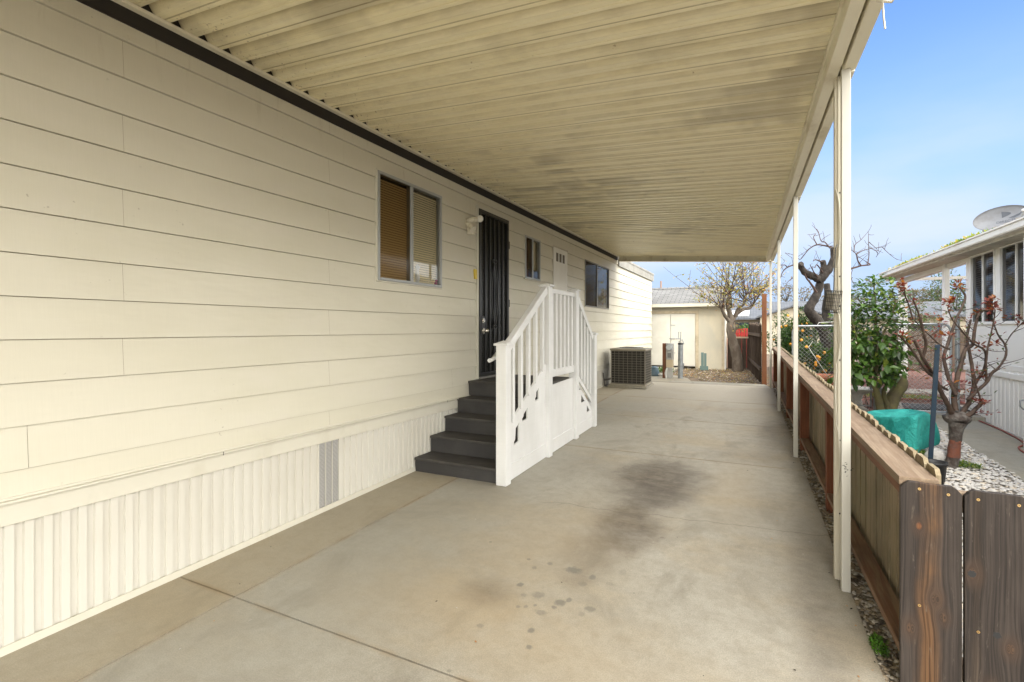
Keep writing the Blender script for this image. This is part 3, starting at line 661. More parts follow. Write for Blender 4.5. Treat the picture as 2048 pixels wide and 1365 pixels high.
for s in (-1, 1):
    m.tube([(W+.032, yc + s*(.012 + .075*math.sin(PI*i/12)), zc_-.40+.80*i/12) for i in range(13)], .009, 6)
    for e in (-1, 1):
        m.tube([(W+.032, yc + s*(.03+.022*math.cos(a)*(1-a/9)), zc_ + e*(.42+.028*math.sin(a)*(1-a/9))) for a in [k*.5 for k in range(12)]], .009, 6)
m.build('scroll', BLACK, door)
m = MB(); m.tube([(W+.036,y0+.075,1.475),(W+.050,y0+.075,1.475)], .036, 16); m.tube([(W+.045,y0+.075,1.475),(W+.08,y0+.075,1.475)], .012, 10); m.ball((W+.093, y0+.075, 1.475), .028); m.build('door_knob', CHROME, door)
m = MB(); m.tube([(W+.036,y0+.075,1.60),(W+.050,y0+.075,1.60)], .030, 16); m.tube([(W+.045,y0+.075,1.60),(W+.062,y0+.075,1.60)], .017, 12); m.build('deadbolt', CHROME, door)
m = MB(); m.box(W+.030, W+.043, y0+.035, y0+.115, 1.43, 1.66); m.build('lock_plate', BLACK, door, .002)
each('hinge', BLACK, door, [lambda q, z=z: q.tube([(W+.035, y1+.004, z-.05),(W+.035, y1+.004, z+.05)], .010, 8) for z in (1.25, 1.85, 2.65)])
m = MB(); q = .04
m.box(W-.03, W+.026, y0-q, y0-.002, z0-.03, z1+q); m.box(W-.03, W+.026, y1+.002, y1+.022, z0-.03, z1+q); m.box(W-.03, W+.026, y0-.002, y1+.002, z1+.002, z1+q); m.build('door_trim', TRIMW, home, .003)
m = MB(); m.box(W-.03, W+.05, y0-.002, y1+.002, z0-.035, z0-.002); m.build('threshold', BRUST, home, .003)
# utility cupboard door with three louvred vents
m = MB(); m.box(W-.01, W+.020, 7.855, 8.54, .80, 2.885); ud = m.build('utility_door', simple('utility_door_paint', (.74,.73,.68), .5, col2=(.68,.66,.60), sc=2), home, .003)
for k in range(3):
    m = MB(); y = 7.98 + k*.155
    m.box(W+.020, W+.022, y, y+.095, 2.655, 2.80, 1)
    for j in range(7): m.box(W+.022, W+.0245, y+.006, y+.089, 2.662+j*.0195, 2.671+j*.0195)
    m.build('vent', [simple('louvre_grey', (.25,.22,.17), .5) if k == 0 else bpy.data.materials['louvre_grey'], DARKB], ud)
m = MB(); m.box(W-.02, W+.008, 7.828, 7.854, .78, 2.91); m.box(W-.02, W+.008, 8.541, 8.566, .78, 2.91); m.box(W-.02, W+.008, 7.854, 8.541, 2.886, 2.912); m.build('utility_door_frame', SOFF, home)
# fixtures on the wall
lamp = thing('wall_light', (W, 5.12, 2.75), 'cream twin floodlight with round bulb and motion sensor beside the black door', 'wall light')
m = MB(); m.tube([(W+.008,5.10,2.76),(W+.035,5.10,2.76)], .055, 18); m.build('mount', CREAMB, lamp)
m = MB(); m.tube([(W+.03,5.10,2.79),(W+.07,5.13,2.80),(W+.105,5.165,2.81)], [.022,.026,.030], 14); m.build('lamp_holder', CREAMB, lamp)
m = MB(); m.ball((W+.128,5.19,2.815), .042, n=16, m=12); m.build('bulb', BULB, lamp)
m = MB(); m.tube([(W+.03,5.07,2.75),(W+.09,5.05,2.70),(W+.12,5.05,2.665)], [.026,.034,.045], 14); m.build('lamp_holder', CREAMB, lamp)
m = MB(); m.box(W+.02, W+.09, 5.07, 5.14, 2.62, 2.70); m.build('sensor', CREAMB, lamp, .008)
m = MB(); m.box(W+.004, W+.03, 5.245, 5.295, 2.105, 2.225); m.build('door_chime_plate', YELL, bevel=.004, label='small yellow box on the siding beside the black security door', cat='box')

# ================================================================= the carport
cp = thing('carport', (.4, 6, 0), 'long cream metal carport roof of ribbed pans on white posts', 'carport')
def rx(y): return .345 - .0235*(y-3.3)        # line of the posts
def rz(x): return 3.262 - .0615*(x + 3.05)
RY0, RY1 = -2.94, 12.06
m = MB(); pts = []
k = 0
while RY0 + k*.155 < RY1:
    y = RY0 + k*.155
    pts += [(y, 0), (y+.002, .062), (y+.034, .062), (y+.072, .0), (y+.118,.0), (y+.120,.004), (y+.126,.004), (y+.128,0)]; k += 1
vs = []; nx = 6
for i in range(nx+1):
    for y, d in pts:
        xr = rx(y)+.02; x = -3.048 + (xr + 3.048)*i/nx; vs.append((x, y, rz(x)+d))
n = len(pts); fs = [(i*n+j, i*n+j+1, (i+1)*n+j+1, (i+1)*n+j) for i in range(nx) for j in range(n-1)]
m.add(vs, fs); m.build('roof_pan', CEIL, cp)
m = MB(); m.hexa([(-3.13,RY0,3.335),(rx(RY0)+.16,RY0,3.125),(rx(RY1)+.16,RY1,3.125),(-3.13,RY1,3.335),(-3.13,RY0,3.35),(rx(RY0)+.16,RY0,3.14),(rx(RY1)+.16,RY1,3.14),(-3.13,RY1,3.35)]); m.build('roof_skin', BEAM, cp)
m = MB(); m.box(W-.004, -3.035, RY0, RY1, 3.255, 3.2605); m.box(-3.041, -3.035, RY0, RY1, 3.240, 3.255); m.box(W+.002, W+.02, RY0, RY1, 3.272, 3.303); m.build('wall_hanger', BEAM, cp, .001)
m = MB(); m.box(-3.062, -3.050, RY0, RY1-.05, 3.2615, 3.33); m.build('pan_end_shade', DARKB, cp)  # dark strip standing in for the shade in the open pan ends
def long(m, o0, o1, a, b, y0, y1):
    p0, p1 = rx(y0), rx(y1)
    m.hexa([(p0+o0,y0,a),(p0+o1,y0,a),(p1+o1,y1,a),(p1+o0,y1,a),(p0+o0,y0,b),(p0+o1,y0,b),(p1+o1,y1,b),(p1+o0,y1,b)])
m = MB(); long(m, .0, .062, 2.945, 3.045, RY0, RY1-.02); m.build('beam', BEAM, cp, .003)
m = MB(); long(m, -.012, .0, 3.03, 3.052, RY0, RY1-.02); m.build('beam_lip', BEAM, cp)
PY = [3.30, 6.20, 9.10, 11.90]
ends = [RY0] + PY
for a, b in zip(ends[:-1], ends[1:]):
    m = MB(); long(m, .075, .079, 2.93, 3.075, a+.03, b+.01); long(m, .079, .128, 2.93, 2.936, a+.03, b+.01); long(m, .128, .133, 2.93, 3.085, a+.03, b+.01)
    long(m, .079, .128, 2.936, 3.07, b+.002, b+.009); long(m, .133, .140, 3.065, 3.088, a+.03, b+.01)
    m.build('gutter', BEAM, cp, .001)
m = MB(); m.box(W+.03, rx(RY1)+.14, RY1-.0, RY1+.004, 3.0, 3.13); 
m = MB(); m.hexa([(-3.05,RY1,3.135),(rx(12)+.13,RY1,2.93),(rx(12)+.13,RY1+.05,2.93),(-3.05,RY1+.05,3.135),(-3.05,RY1,3.30),(rx(12)+.13,RY1,3.09),(rx(12)+.13,RY1+.05,3.09),(-3.05,RY1+.05,3.30)])
m.hexa([(-3.05,RY1-.04,3.135),(rx(12)+.0,RY1-.04,2.945),(rx(12)+.0,RY1,2.945),(-3.05,RY1,3.135),(-3.05,RY1-.04,3.142),(rx(12),RY1-.04,2.952),(rx(12),RY1,2.952),(-3.05,RY1,3.142)])
m.build('end_fascia', BEAM, cp, .002)
for i, y in enumerate(PY):
    x = rx(y) + (.085 if i == 0 else .078); zb = gz(y) + .001
    m = MB(); m.box(x-.0215, x+.0215, y-.022, y+.022, zb, 2.93); pst = m.build('post', POSTW, cp, .003)
    if i < 1:      # slotted companion post just behind
        yc = y + .13; xc = x - .018; m = MB(); w = .021
        m.box(xc-w, xc+w, yc+.024, yc+.028, zb+.005, 2.95); m.box(xc-w, xc-w+.003, yc-.02, yc+.024, zb+.005, 2.95); m.box(xc+w-.003, xc+w, yc-.02, yc+.024, zb+.005, 2.95)
        m.box(xc-w+.003, xc+w-.003, yc-.020, yc-.017, zb+.005, 2.95); m.box(xc-.006, xc+.012, yc-.026, yc-.0202, zb+.005, 2.95)
        sp = m.build('post', POSTS, cp, .001, label='slotted channel post' if i == 0 else None)
        if i == 0:
            each('slot_hole', SCUFF, sp, [lambda q, z=z: q.tube([(xc+.004, yc-.0265, z),(xc+.004, yc-.022, z)], .0055, 8) for z in (2.28, 1.80, 1.32, 1.63, .86, .44)])
            for za, zb2, off in ((2.30,1.85,.012),(1.62,1.30,.014),(1.30,.96,-.012),(.96,.55,.010)):
                m = MB(); m.tube([(xc-.014, yc-.020, za)] + [(xc-.008+off*math.sin(PI*q/8), yc-.030-.004*math.sin(PI*q/8), za+(zb2-za)*q/8) for q in range(1,8)] + [(xc-.010, yc-.020, zb2)], .0035, 6); m.build('loose_cable', CABLE, sp)
    if i == 0:
        m = MB(); r = random.Random(i)
        for q in range(16 if i == 0 else 5):
            zz = .73 + r.gauss(0, .018); xx = x + r.gauss(.004, .010)
            m.add([(xx-.004,y-.0227,zz),(xx+r.uniform(.001,.010),y-.0227,zz+r.uniform(-.003,.004)),(xx+r.uniform(-.004,.004),y-.0227,zz+r.uniform(.002,.008))], [(0,1,2)])
        m.build('scuff_mark', SCUFF, pst)
m = MB(); x = rx(3.3)+.075
m.tube([(rx(2.66)+.10,2.66,2.93),(rx(2.66)+.15,2.64,2.90),(rx(2.66)+.165,2.62,2.92)], .006, 6); m.tube([(rx(2.66)+.12,2.65,2.915),(rx(2.66)+.125,2.66,2.85),(rx(2.66)+.13,2.66,2.80)], .004, 6); m.build('cord_hook', CABLE, cp)

# bird feeder
fx, fy, fz = rx(3.43)+.075-.052, 3.27, 1.650
bf = thing('suet_feeder', (fx, fy, fz), 'small black wire suet cage hanging on a chain against the first white post', 'bird feeder')
m = MB(); hw, hd, hh = .030, .026, .060
ca, sa = math.cos(-.75), math.sin(-.75)
def BFp(a, b, c): t = .12; a2 = a + c*t; return (fx + a2*ca - b*sa, fy + a2*sa + b*ca, fz + c - a*t)
for i in range(7):
    c = -hh + 2*hh*i/6; L = [BFp(-hw,-hd,c), BFp(hw,-hd,c), BFp(hw,hd,c), BFp(-hw,hd,c), BFp(-hw,-hd,c)]; m.tube(L, .0014 if 0 < i < 6 else .0024, 5)
for i in range(7):
    a = -hw + 2*hw*i/6
    for b in (-hd, hd): m.tube([BFp(a,b,-hh), BFp(a,b,hh)], .0014, 5)
for i in range(1, 4):
    b = -hd + 2*hd*i/4
    for a in (-hw, hw): m.tube([BFp(a,b,-hh), BFp(a,b,hh)], .0014, 5)
m.build('cage', BLACK, bf)
m = MB(); m.hexa([BFp(a, b, c) for c in (-hh*.95, hh*.95) for a, b in ((-hw*.97,-hd*.95),(-hw*.90,-hd*.95),(-hw*.90,hd*.95),(-hw*.97,hd*.95))]); m.build('mesh_door', SCREEN, bf)
m = MB(); s = .80; P = [BFp(a*s,b*s,c*s) for c in (-hh,hh) for a, b in ((-hw,-hd),(hw,-hd),(hw,hd),(-hw,hd))]; m.hexa(P); m.build('suet_cake', SUET, bf, .004)
m = MB(); m.tube([BFp(0,0,hh), (fx+.010, fy+.01, fz+.16), (fx+.02, fy+.05, fz+.30), (fx+.035, fy+.10, fz+.33)], .003, 6, ring=lambda i, j: 1); m.build('chain', BLACK, bf)

# ================================================================= stairs
st = thing('entry_stairs', (-2.6, 5.5, gz(5.5)), 'grey composite entry steps and landing with white vinyl railing at the black door', 'stairs')
XS0, XS1 = W + .020, -2.125
zt = [.211, .378, .543, .707, .882]; yf = [4.083, 4.348, 4.615, 4.870, 5.120]
for i, (y, z) in enumerate(zip(yf, zt)):
    y2 = yf[i+1] + .02 if i < 4 else 6.08
    zb = gz(y) if i == 0 else zt[i-1]
    m = MB(); m.box(XS0, XS1, y-.022, y2, z-.026, z); 
    m.build('tread' if i < 4 else 'landing', TREAD, st, .004)
    m = MB(); m.box(XS0, XS1, y, y+.02, zb+.001 if i else zb, z-.027); m.build('riser', RISER, st)
for i in range(4):     # far flight
    y = 6.08 + .245*i; z = .882 - .178*(i+1)
    if z < gz(y) + .05: break
    m = MB(); m.box(XS0, XS1, y, y+.265, z-.026, z); m.build('tread', TREAD, st, .004)
    m = MB(); m.box(XS0, XS1, y-.004, y+.014, z+.001, z+.15); m.build('riser', RISER, st)
XP = -2.105; PW = .052
posts = [(4.085, 1.345), (5.125, 1.965), (6.035, 1.975), (6.815, 1.415)]
for y, zt_ in posts:
    m = MB(); m.box(XP-PW, XP+PW, y-PW, y+PW, gz(y)+.001, zt_); p = m.build('newel_post', WHITE, st, .004)
    m = MB(); c = PW+.017; m.box(XP-c, XP+c, y-c, y+c, zt_, zt_+.020)
    m.add([(XP-c+.005,y-c+.005,zt_+.02),(XP+c-.005,y-c+.005,zt_+.02),(XP+c-.005,y+c-.005,zt_+.02),(XP-c+.005,y+c-.005,zt_+.02),(XP,y,zt_+.048)], [(0,1,4),(1,2,4),(2,3,4),(3,0,4)])
    m.build('cap', WHITE, p, .003)
def rail(y0, z0, y1, z1, w=.062, h=.075, name='handrail', x=XP): m = MB(); m.bar((x,y0,z0), (x,y1,z1), w, h); return m.build(name, WHITE, st, .006)
y0, y1, y2, y3 = [p[0] for p in posts]
rail(y0+PW, 1.315, y1-PW, 1.925); rail(y1+PW, 1.925, y2-PW, 1.925, h=.05); rail(y2+PW, 1.925, y3-PW, 1.375)
# balusters
def balusters(ya, yb, n, zlo, zhi, w=.036):
    for k in range(n):
        y = ya + (yb-ya)*(k+.5)/n
        m = MB(); m.box(XP-.012, XP+.024, y-w/2, y+w/2, zlo(y), zhi(y)); m.build('baluster', WHITE, st, .003)
lo1 = lambda y: .648 + .59*(y-4.27)
hi1 = lambda y: 1.30 + (y-4.137)*.61/.936
balusters(y0+PW+.03, y1-PW-.0, 5, lambda y: lo1(y)-.03, hi1, .046)
balusters(y1+PW+.01, y2-PW-.01, 6, lambda y: 1.02, lambda y: 1.91, .046)
balusters(y2+PW, y3-PW-.03, 5, lambda y: .96-(y-6.09)*.62, lambda y: 1.915-(y-6.087)*.55/.676, .046)
m = MB(); m.box(XP-.02, XP+.02, y1+PW, y2-PW, .955, 1.04); m.build('bottom_rail', WHITE, st, .004)
# white side panels with a ragged, stepped top edge
xa, xb = XP-.012, XP+.006
ll = lambda y: lo1(y) - .135
prof = [(4.137,gz(4.1)+.01),(5.073,gz(5.0)+.01),(5.073,ll(5.073)+.02)]
for yn, zb_, wd in ((4.90,.752,.115),(4.61,.592,.15),(4.41,.400,.13)): prof += [(yn, ll(yn)+.02),(yn, zb_),(yn-wd*.85, zb_-.012),(yn-wd*.9, zb_+.02),(yn-wd*.7, zb_+.035),(yn-wd*.6, ll(yn-wd*.6)+.01)]
prof += [(4.137, ll(4.137)+.02)]
m = MB(); m.prism([(p[0], p[1]) for p in prof], 0, xa, xb); m.build('side_panel', WHITE, st)
m = MB(); m.prism([(5.178,gz(5.2)+.01),(5.982,gz(5.9)+.01),(5.982,.885),(5.178,.86)], 0, xa, xb); m.build('side_panel', WHITE, st, .002)
m = MB(); m.prism([(6.088,gz(6.1)+.01),(6.762,gz(6.7)+.01),(6.762,.37),(6.55,.36),(6.55,.53),(6.31,.52),(6.31,.70),(6.088,.70)], 0, xa, xb); m.build('side_panel', WHITE, st, .002)
for a, b in ((y0+PW,y1-PW),(y1+PW,y2-PW),(y2+PW,y3-PW)):
    m = MB(); m.sbox(xb, xb+.010, a, b, .006, .155); m.build('base_board', WHITE, st, .002)
    m = MB(); m.box(xb-.0005, xb+.0005, a, b, .155+gz((a+b)/2), .158+gz((a+b)/2)); 
# sloping stringer behind the balusters
m = MB(); m.prism([(y0+PW,ll(y0+PW)),(y1-PW,ll(y1-PW)),(y1-PW,lo1(y1-PW)),(y0+PW,lo1(y0+PW))], 0, XP-.009, XP+.010); m.build('bottom_rail', WHITE, st)
m = MB(); m.bar((XP-.001,y2+PW,.93),(XP-.001,y3-PW,.50),.018,.05); m.build('bottom_rail', WHITE, st)
# grab rail on the inside
xg = XP - .10
m = MB(); m.tube([(xg,y0-.09,1.21),(xg,y0-.03,1.215),(xg,y1,1.80),(xg,y2,1.80),(xg,y3,1.25),(xg,y3+.12,1.245)], .019, 8); m.build('grab_rail', WHITE, st)
each('rail_bracket', WHITE, st, [lambda q, y=y, z=z: q.box(xg, XP-PW, y-.012, y+.012, z-.02, z) for y, z in ((y0,1.235),(y1,1.78),(y2,1.78),(y3,1.25))])
m = MB(); m.bar((XP-.055,y2+.06,.90),(XP-.02,y3-.04,.36),.03,.06); m.build('loose_trim', WHITE, st, .003)

# ================================================================= air conditioner
ac = thing('air_conditioner', (-2.55, 11.15, gz(11.15)), 'square dark air conditioning unit with cream wire grille by the siding', 'air conditioner')
ax0, ax1, ay0, ay1, az = -2.93, -2.17, 10.80, 11.52, gz(11.1)
m = MB(); m.box(ax0+.012, ax1-.015, ay0+.015, ay1-.012, az+.09, az+.80); m.build('coil', ACD, ac)
m = MB()
for i in range(9):
    u = i/8
    x = ax0 + (ax1-ax0)*u; m.box(x-.0028, x+.0028, ay0+.008, ay0+.012, az+.07, az+.80)
    y = ay0 + (ay1-ay0)*u; m.box(ax1-.012, ax1-.008, y-.0028, y+.0028, az+.07, az+.80)
for i in range(14):
    z = az + .10 + i*.053; m.box(ax0, ax1, ay0+.004, ay0+.008, z-.0026, z+.0026); m.box(ax1-.008, ax1-.004, ay0, ay1, z-.0026, z+.0026)
m.build('wire_grille', ACW, ac)
m = MB(); m.box(ax0, ax1, ay0, ay1, az+.045, az+.085); m.build('base_pan', ACT, ac, .01)
m = MB(); m.box(ax0-.01, ax1+.01, ay0-.01, ay1+.01, az+.80, az+.845); m.build('top_cover', ACT, ac, .015)
m = MB(); c = ((ax0+ax1)/2, (ay0+ay1)/2, az+.848)
for r in (.08,.14,.20,.26): m.tube([(c[0]+r*math.cos(a), c[1]+r*math.sin(a), c[2]+.012) for a in [2*PI*k/24 for k in range(25)]], .004, 5)
m.build('fan_guard', BLACK, ac)
m = MB()
for x, y in ((ax0+.02,ay0+.02),(ax1-.02,ay0+.02),(ax1-.02,ay1-.02),(ax0+.02,ay1-.02)): m.box(x-.006, x+.006, y-.006, y+.006, az+.085, az+.80)
m.build('corner_rod', ACW, ac)
m = MB(); m.box(ax0-.05, ax1+.03, ay0-.03, ay1+.05, az+.0, az+.045); m.build('mounting_pad', CONC2, bevel=.006, label='thin grey concrete pad under the air conditioning unit', cat='pad')
m = MB(); m.tube([(W+.02,10.95,az+.14),(-3.02,10.95,az+.15),(-2.95,10.97,az+.17)], .02, 8); m.tube([(W+.02,10.85,az+.30),(W+.05,10.83,az+.1),(W+.07,10.80,az+.02)], .013, 8); m.build('refrigerant_pipe', simple('pipe_cover', (.09,.08,.07), .7), ac)
# utilities behind it
yb = 12.55
ump = thing('meter_pedestal', at(1333,757,12.75), 'grey electric meter pedestal with round glass meter against a brown post', 'electric meter')
p0 = at(1330, 757, 12.75); z0 = G
m = MB(); m.box(p0.x-.055, p0.x+.035, p0.y-.05, p0.y+.05, z0, 1.13); m.build('post', WOODP, ump, .004)
m = MB(); m.box(p0.x+.038, p0.x+.185, p0.y-.06, p0.y+.06, z0, .56); m.box(p0.x+.038, p0.x+.205, p0.y-.08, p0.y+.08, .72, 1.13); m.build('meter_box', METER, ump, .006)
m = MB(); m.box(p0.x+.037, p0.x+.20, p0.y-.075, p0.y+.078, .52, .72); m.build('breaker_cover', TAN, ump, .004)
m = MB(); m.tube([(p0.x+.12,p0.y-.08,1.03),(p0.x+.12,p0.y-.16,1.03)], .068, 20); m.build('meter_dial', simple('meter_glass', (.48,.50,.50), .12), ump)
m = MB(); m.tube([(p0.x+.12,p0.y-.081,1.03),(p0.x+.12,p0.y-.10,1.03)], .082, 20); m.build('meter_ring', GALV, ump)
m = MB(); m.box(p0.x+.075, p0.x+.165, p0.y-.095, p0.y-.08, .77, .89); m.build('switch_cover', simple('dark_grey_cover', (.16,.16,.15), .5), ump, .004)
m = MB(); m.tube([(p0.x+.06,p0.y-.07,.50),(p0.x+.03,p0.y-.12,.38),(p0.x+.05,p0.y-.12,z0)], .022, 8); m.build('conduit', simple('light_conduit', (.45,.44,.41), .5), ump)
p1 = at(1361, 758, 12.65)
b2 = thing('pipe_bollard', (p1.x, p1.y, G), 'grey steel pipe bollard with dark cap beside the meter pedestal', 'bollard')
m = MB(); m.tube([(p1.x,p1.y,G),(p1.x,p1.y,1.12)], .062, 18); m.build('pipe', GALV, b2)
m = MB(); m.lathe((p1.x,p1.y,1.12), [(.064,-.02),(.068,0),(.06,.02),(0,.03)], 18); m.build('cap', BPLAS, b2)
m = MB(); px = p0.x + .33; py = p0.y + .25
m.tube([(px-.02,py,G),(px-.02,py,1.18),(px+.06,py,1.22),(px+.1,py,1.10)], .013, 8); m.tube([(px-.10,py,1.24),(px+.02,py,1.24)], .012, 8); m.tube([(px-.03,py,1.24),(px-.03,py,1.42)], .010, 8); m.tube([(px+.02,py,G),(px+.02,py,1.42)], .010, 8)
m.tube([(px-.03,py,.48),(px+.09,py-.02,.48),(px+.09,py-.05,.62)], .02, 8)
m.build('gas_riser', GALV, label='thin grey gas riser pipes with a valve beside the shed doors', cat='pipework')
p2 = at(1309, 750, 13.3)
pu = thing('pool_pump', (p2.x, p2.y, G), 'blue-grey plastic pump housing on the ground behind the air conditioner', 'pump')
m = MB(); m.lathe((p2.x,p2.y,G), [(0,0),(.13,0),(.135,.05),(.12,.12),(.10,.2),(.09,.22)], 18); m.build('body', BLUEP, pu)
m = MB(); m.lathe((p2.x,p2.y,G+.22), [(.095,-.01),(.10,.01),(.06,.04),(0,.05)], 18); m.build('lid', BLUEP, pu)
m = MB(); m.tube([(p2.x+.1,p2.y-.05,G+.05),(p2.x+.35,p2.y-.15,G+.03),(p2.x+.5,p2.y-.35,G+.04)], .022, 8); m.build('hose', simple('grey_hose', (.35,.35,.33), .6), pu)

# ================================================================= shed
sh = thing('garden_shed', (-2.2, 17.6, G), 'cream shed with double doors and grey shingle roof beyond the concrete', 'shed')
SY = 17.3; SX0, SX1 = -3.9, -.97; D0, D1 = -3.37, -1.865
m = MB()
m.box(SX0, D0, SY, SY+.08, G-.05, 2.28); m.box(D1, SX1, SY, SY+.08, G-.05, 2.28); m.box(D0, D1, SY, SY+.08, 2.0, 2.28)
m.box(SX1-.08, SX1, SY+.08, SY+2.6, G-.05, 2.28); m.box(SX0, SX0+.08, SY+.08, SY+2.6, G-.05, 2.28); m.box(SX0+.08, SX1-.08, SY+2.52, SY+2.6, G-.05, 2.28)
m.prism([(SY,2.28),(SY+2.6,2.28),(SY+1.3,2.84)], 0, SX1-.08, SX1); m.prism([(SY,2.28),(SY+2.6,2.28),(SY+1.3,2.84)], 0, SX0, SX0+.08)
m.build('wall', SHED, sh)
m = MB()
for s in (-1, 1):
    yb_, yr = SY+1.3+s*1.55, SY+1.3
    P = [(SX0-.15,yb_,2.27),(SX1+.10,yb_,2.27),(SX1+.10,yr,2.90),(SX0-.15,yr,2.90)]
    if s < 0: m.hexa(P + [(a,b,c+.05) for a,b,c in P])
    else: m.hexa(P[::-1] + [(a,b,c+.05) for a,b,c in P[::-1]])
m.build('roof', SHING, sh)
m = MB()
for k in range(15):
    x = SX0 - .1 + k*.21; m.prism([(SY+1.18,2.92),(SY+1.42,2.92),(SY+1.30,2.985)], 0, x, x+.185)
m.build('ridge_cap', SHING, sh)
m = MB(); m.box(SX0-.15, SX1+.10, SY-.28, SY-.255, 2.215, 2.315); m.build('fascia', simple('pale_fascia', (.55,.52,.42), .6), sh)
m = MB()
for a, b, c, d in ((D0-.09,D0,G-.0,2.09),(D1,D1+.10,G,2.09),(D0,D1,2.0,2.09),(SX1-.10,SX1+.003,G-.05,2.28)): m.box(a, b, SY-.018, SY-.001, c, d)
m.build('door_trim', SHEDT, sh, .003)
m = MB(); m.box(SX1-.012, SX1+.018, SY-.02, SY+.10, G-.05, 2.28); m.build('corner_trim', NWHITE, sh)
mid = (D0+D1)/2 - .02
for a, b in ((D0+.006, mid-.006), (mid+.006, D1-.006)):
    m = MB(); m.box(a, b, SY-.03, SY+.02, G+.03, 1.99); dd = m.build('door', SHEDD, sh, .004)
    if a > mid:
        each('latch', GALV, dd, [lambda q, z=z: q.box(mid-.05 if z != 1.62 else mid, mid+.15, SY-.045, SY-.031, z-.012, z+.012) for z in (1.62, 1.17, .70)])
m = MB(); m.tube([(-3.28,SY+1.9,2.6),(-3.28,SY+1.9,3.28)], .035, 8); m.tube([(-3.36,SY+1.9,2.98),(-3.2,SY+1.9,2.9)], .05, 6); m.build('vent_pipe', simple('rusty_pipe', (.22,.15,.12), .7), sh)
q = at(1409, 738, 15.6)
m = MB(); m.box(q.x-.10, q.x-.02, q.y-.02, q.y+.02, G-.04, .76); m.box(q.x-.01, q.x+.06, q.y-.03, q.y+.01, G-.04, .74); m.box(q.x-.13, q.x+.11, q.y-.04, q.y+.03, G-.04, .34)
m.build('metal_post', GREENS, bevel=.004, label='grey green metal posts leaning upright against the shed wall', cat='posts')

# ================================================================= fences
fn = thing('picket_fence', (.45, 7, gz(7)), 'low weathered picket fence with red stained rails beside the carport', 'fence')
def fz(y): return gz(y)
FH = .865
FYs = [2.56, 4.66, 6.62, 8.6, 10.5, 12.1]
def fl(m, o0, o1, a, b, y0, y1, mi=0):
    n = max(1, int((y1-y0)/1.0)); L = np.linspace(y0, y1, n+1)
    for p, q in zip(L[:-1], L[1:]):
        x0, x1 = fxl(p), fxl(q)
        m.hexa([(x0+o0,p,fz(p)+a),(x0+o1,p,fz(p)+a),(x1+o1,q,fz(q)+a),(x1+o0,q,fz(q)+a),(x0+o0,p,fz(p)+b),(x0+o1,p,fz(p)+b),(x1+o1,q,fz(q)+b),(x1+o0,q,fz(q)+b)], mi)
for i, (a, b) in enumerate(zip(FYs[:-1], FYs[1:])):
    m = MB(); fl(m, -.022, .108, FH-.035, FH, a-.03 if i == 0 else a+.012, b+.010); m.build('cap_rail', CAPW, fn, .003)
    m = MB(); fl(m, -.020, -.003, FH-.070, FH-.036, a-.03 if i == 0 else a+.012, b+.010); m.build('fascia_rail', REDWY, fn, .002)
    m = MB(); fl(m, .0, .088, .095, .133, a+.046, b-.046); m.build('bottom_rail', BRAIL, fn, .003)
for y in FYs:
    m = MB(); x = fxl(y); m.box(x, x+.089, y-.045, y+.045, fz(y)-.1, fz(y)+FH-.036); m.build('post', REDW, fn, .004)
rf = random.Random(11); y = 2.575; k = 0; PK = []
while y < 12.2:
    w = .139; x = fxl(y) + .109; h = FH + .030 + rf.uniform(-.008, .008); z = fz(y); c = .022
    t0 = rf.uniform(-.002, .002)
    PK.append(([(y, z+.03),(y+w, z+.03),(y+w, z+h-c),(y+w-c, z+h),(y+c, z+h),(y, z+h-c)], x+t0, x+.017+t0)); y += w + .004; k += 1
for pts_, xa_, xb_ in PK:
    m = MB(); m.prism(pts_, 0, xa_, xb_); m.build('picket', PICKW, fn)
# the two wide boards facing the street
ff = thing('street_fence', (.8, 2.55, gz(2.5)), 'dark weathered wide fence boards with knots at the near end of the yard', 'fence')
yb0, yb1 = 2.505, 2.527
def wide(x0, x1, ztop, mt, seed, zb=-.02):
    m = MB(); c = .028; r = random.Random(seed)
    top = [(x0, ztop-c), (x0+c*.5, ztop-c*.35), (x0+c, ztop)] + [(x0+c+(x1-x0-2*c)*k/5, ztop - .002*r.random() - .004*k/5) for k in range(1,5)] + [(x1-c, ztop-.004), (x1-c*.5, ztop-.004-c*.35), (x1, ztop-c-.004)]
    left = [(x0 + .001*r.uniform(-1,1), zb)]; right = [(x1 + .001*r.uniform(-1,1), zb)]
    poly = left + right + top[::-1]
    m.prism(poly, 1, yb0, yb1); return m.build('board', mt, ff, .002)
wide(.512, .705, .888, BOARD1, 1); b2_ = wide(.7120, .905, .880, BOARD2, 2); wide(.913, 1.10, .884, BOARD2, 3)
for x, z in ((.573,.862),(.663,.852),(.752,.846),(.868,.842),(.573,.398),(.752,.34),(.93,.845)):
    m = MB(); m.tube([(x,yb0-.0015,z),(x,yb0+.004,z)], .0052, 12); m.tube([(x,yb0-.0021,z),(x,yb0-.001,z)], .0016, 6, 1); m.build('screw', [BRASS, SCUFF], ff)
each('knot_hole', SCUFF, ff, [lambda q: q.tube([(.733,yb0-.0008,.558),(.733,yb0+.002,.558)], .013, 16, ring=lambda i, j: 1+.15*math.sin(3*j)), lambda q: q.tube([(.806,yb0-.0008,.342),(.806,yb0+.002,.342)], .012, 16, ring=lambda i, j: 1+.12*math.sin(2*j))])
each('cross_rail', CAPW, ff, [lambda q: q.box(.515, 1.1, 2.53, 2.568, .78, .86), lambda q: q.box(.655, 1.1, 2.53, 2.568, .12, .20)], .003)

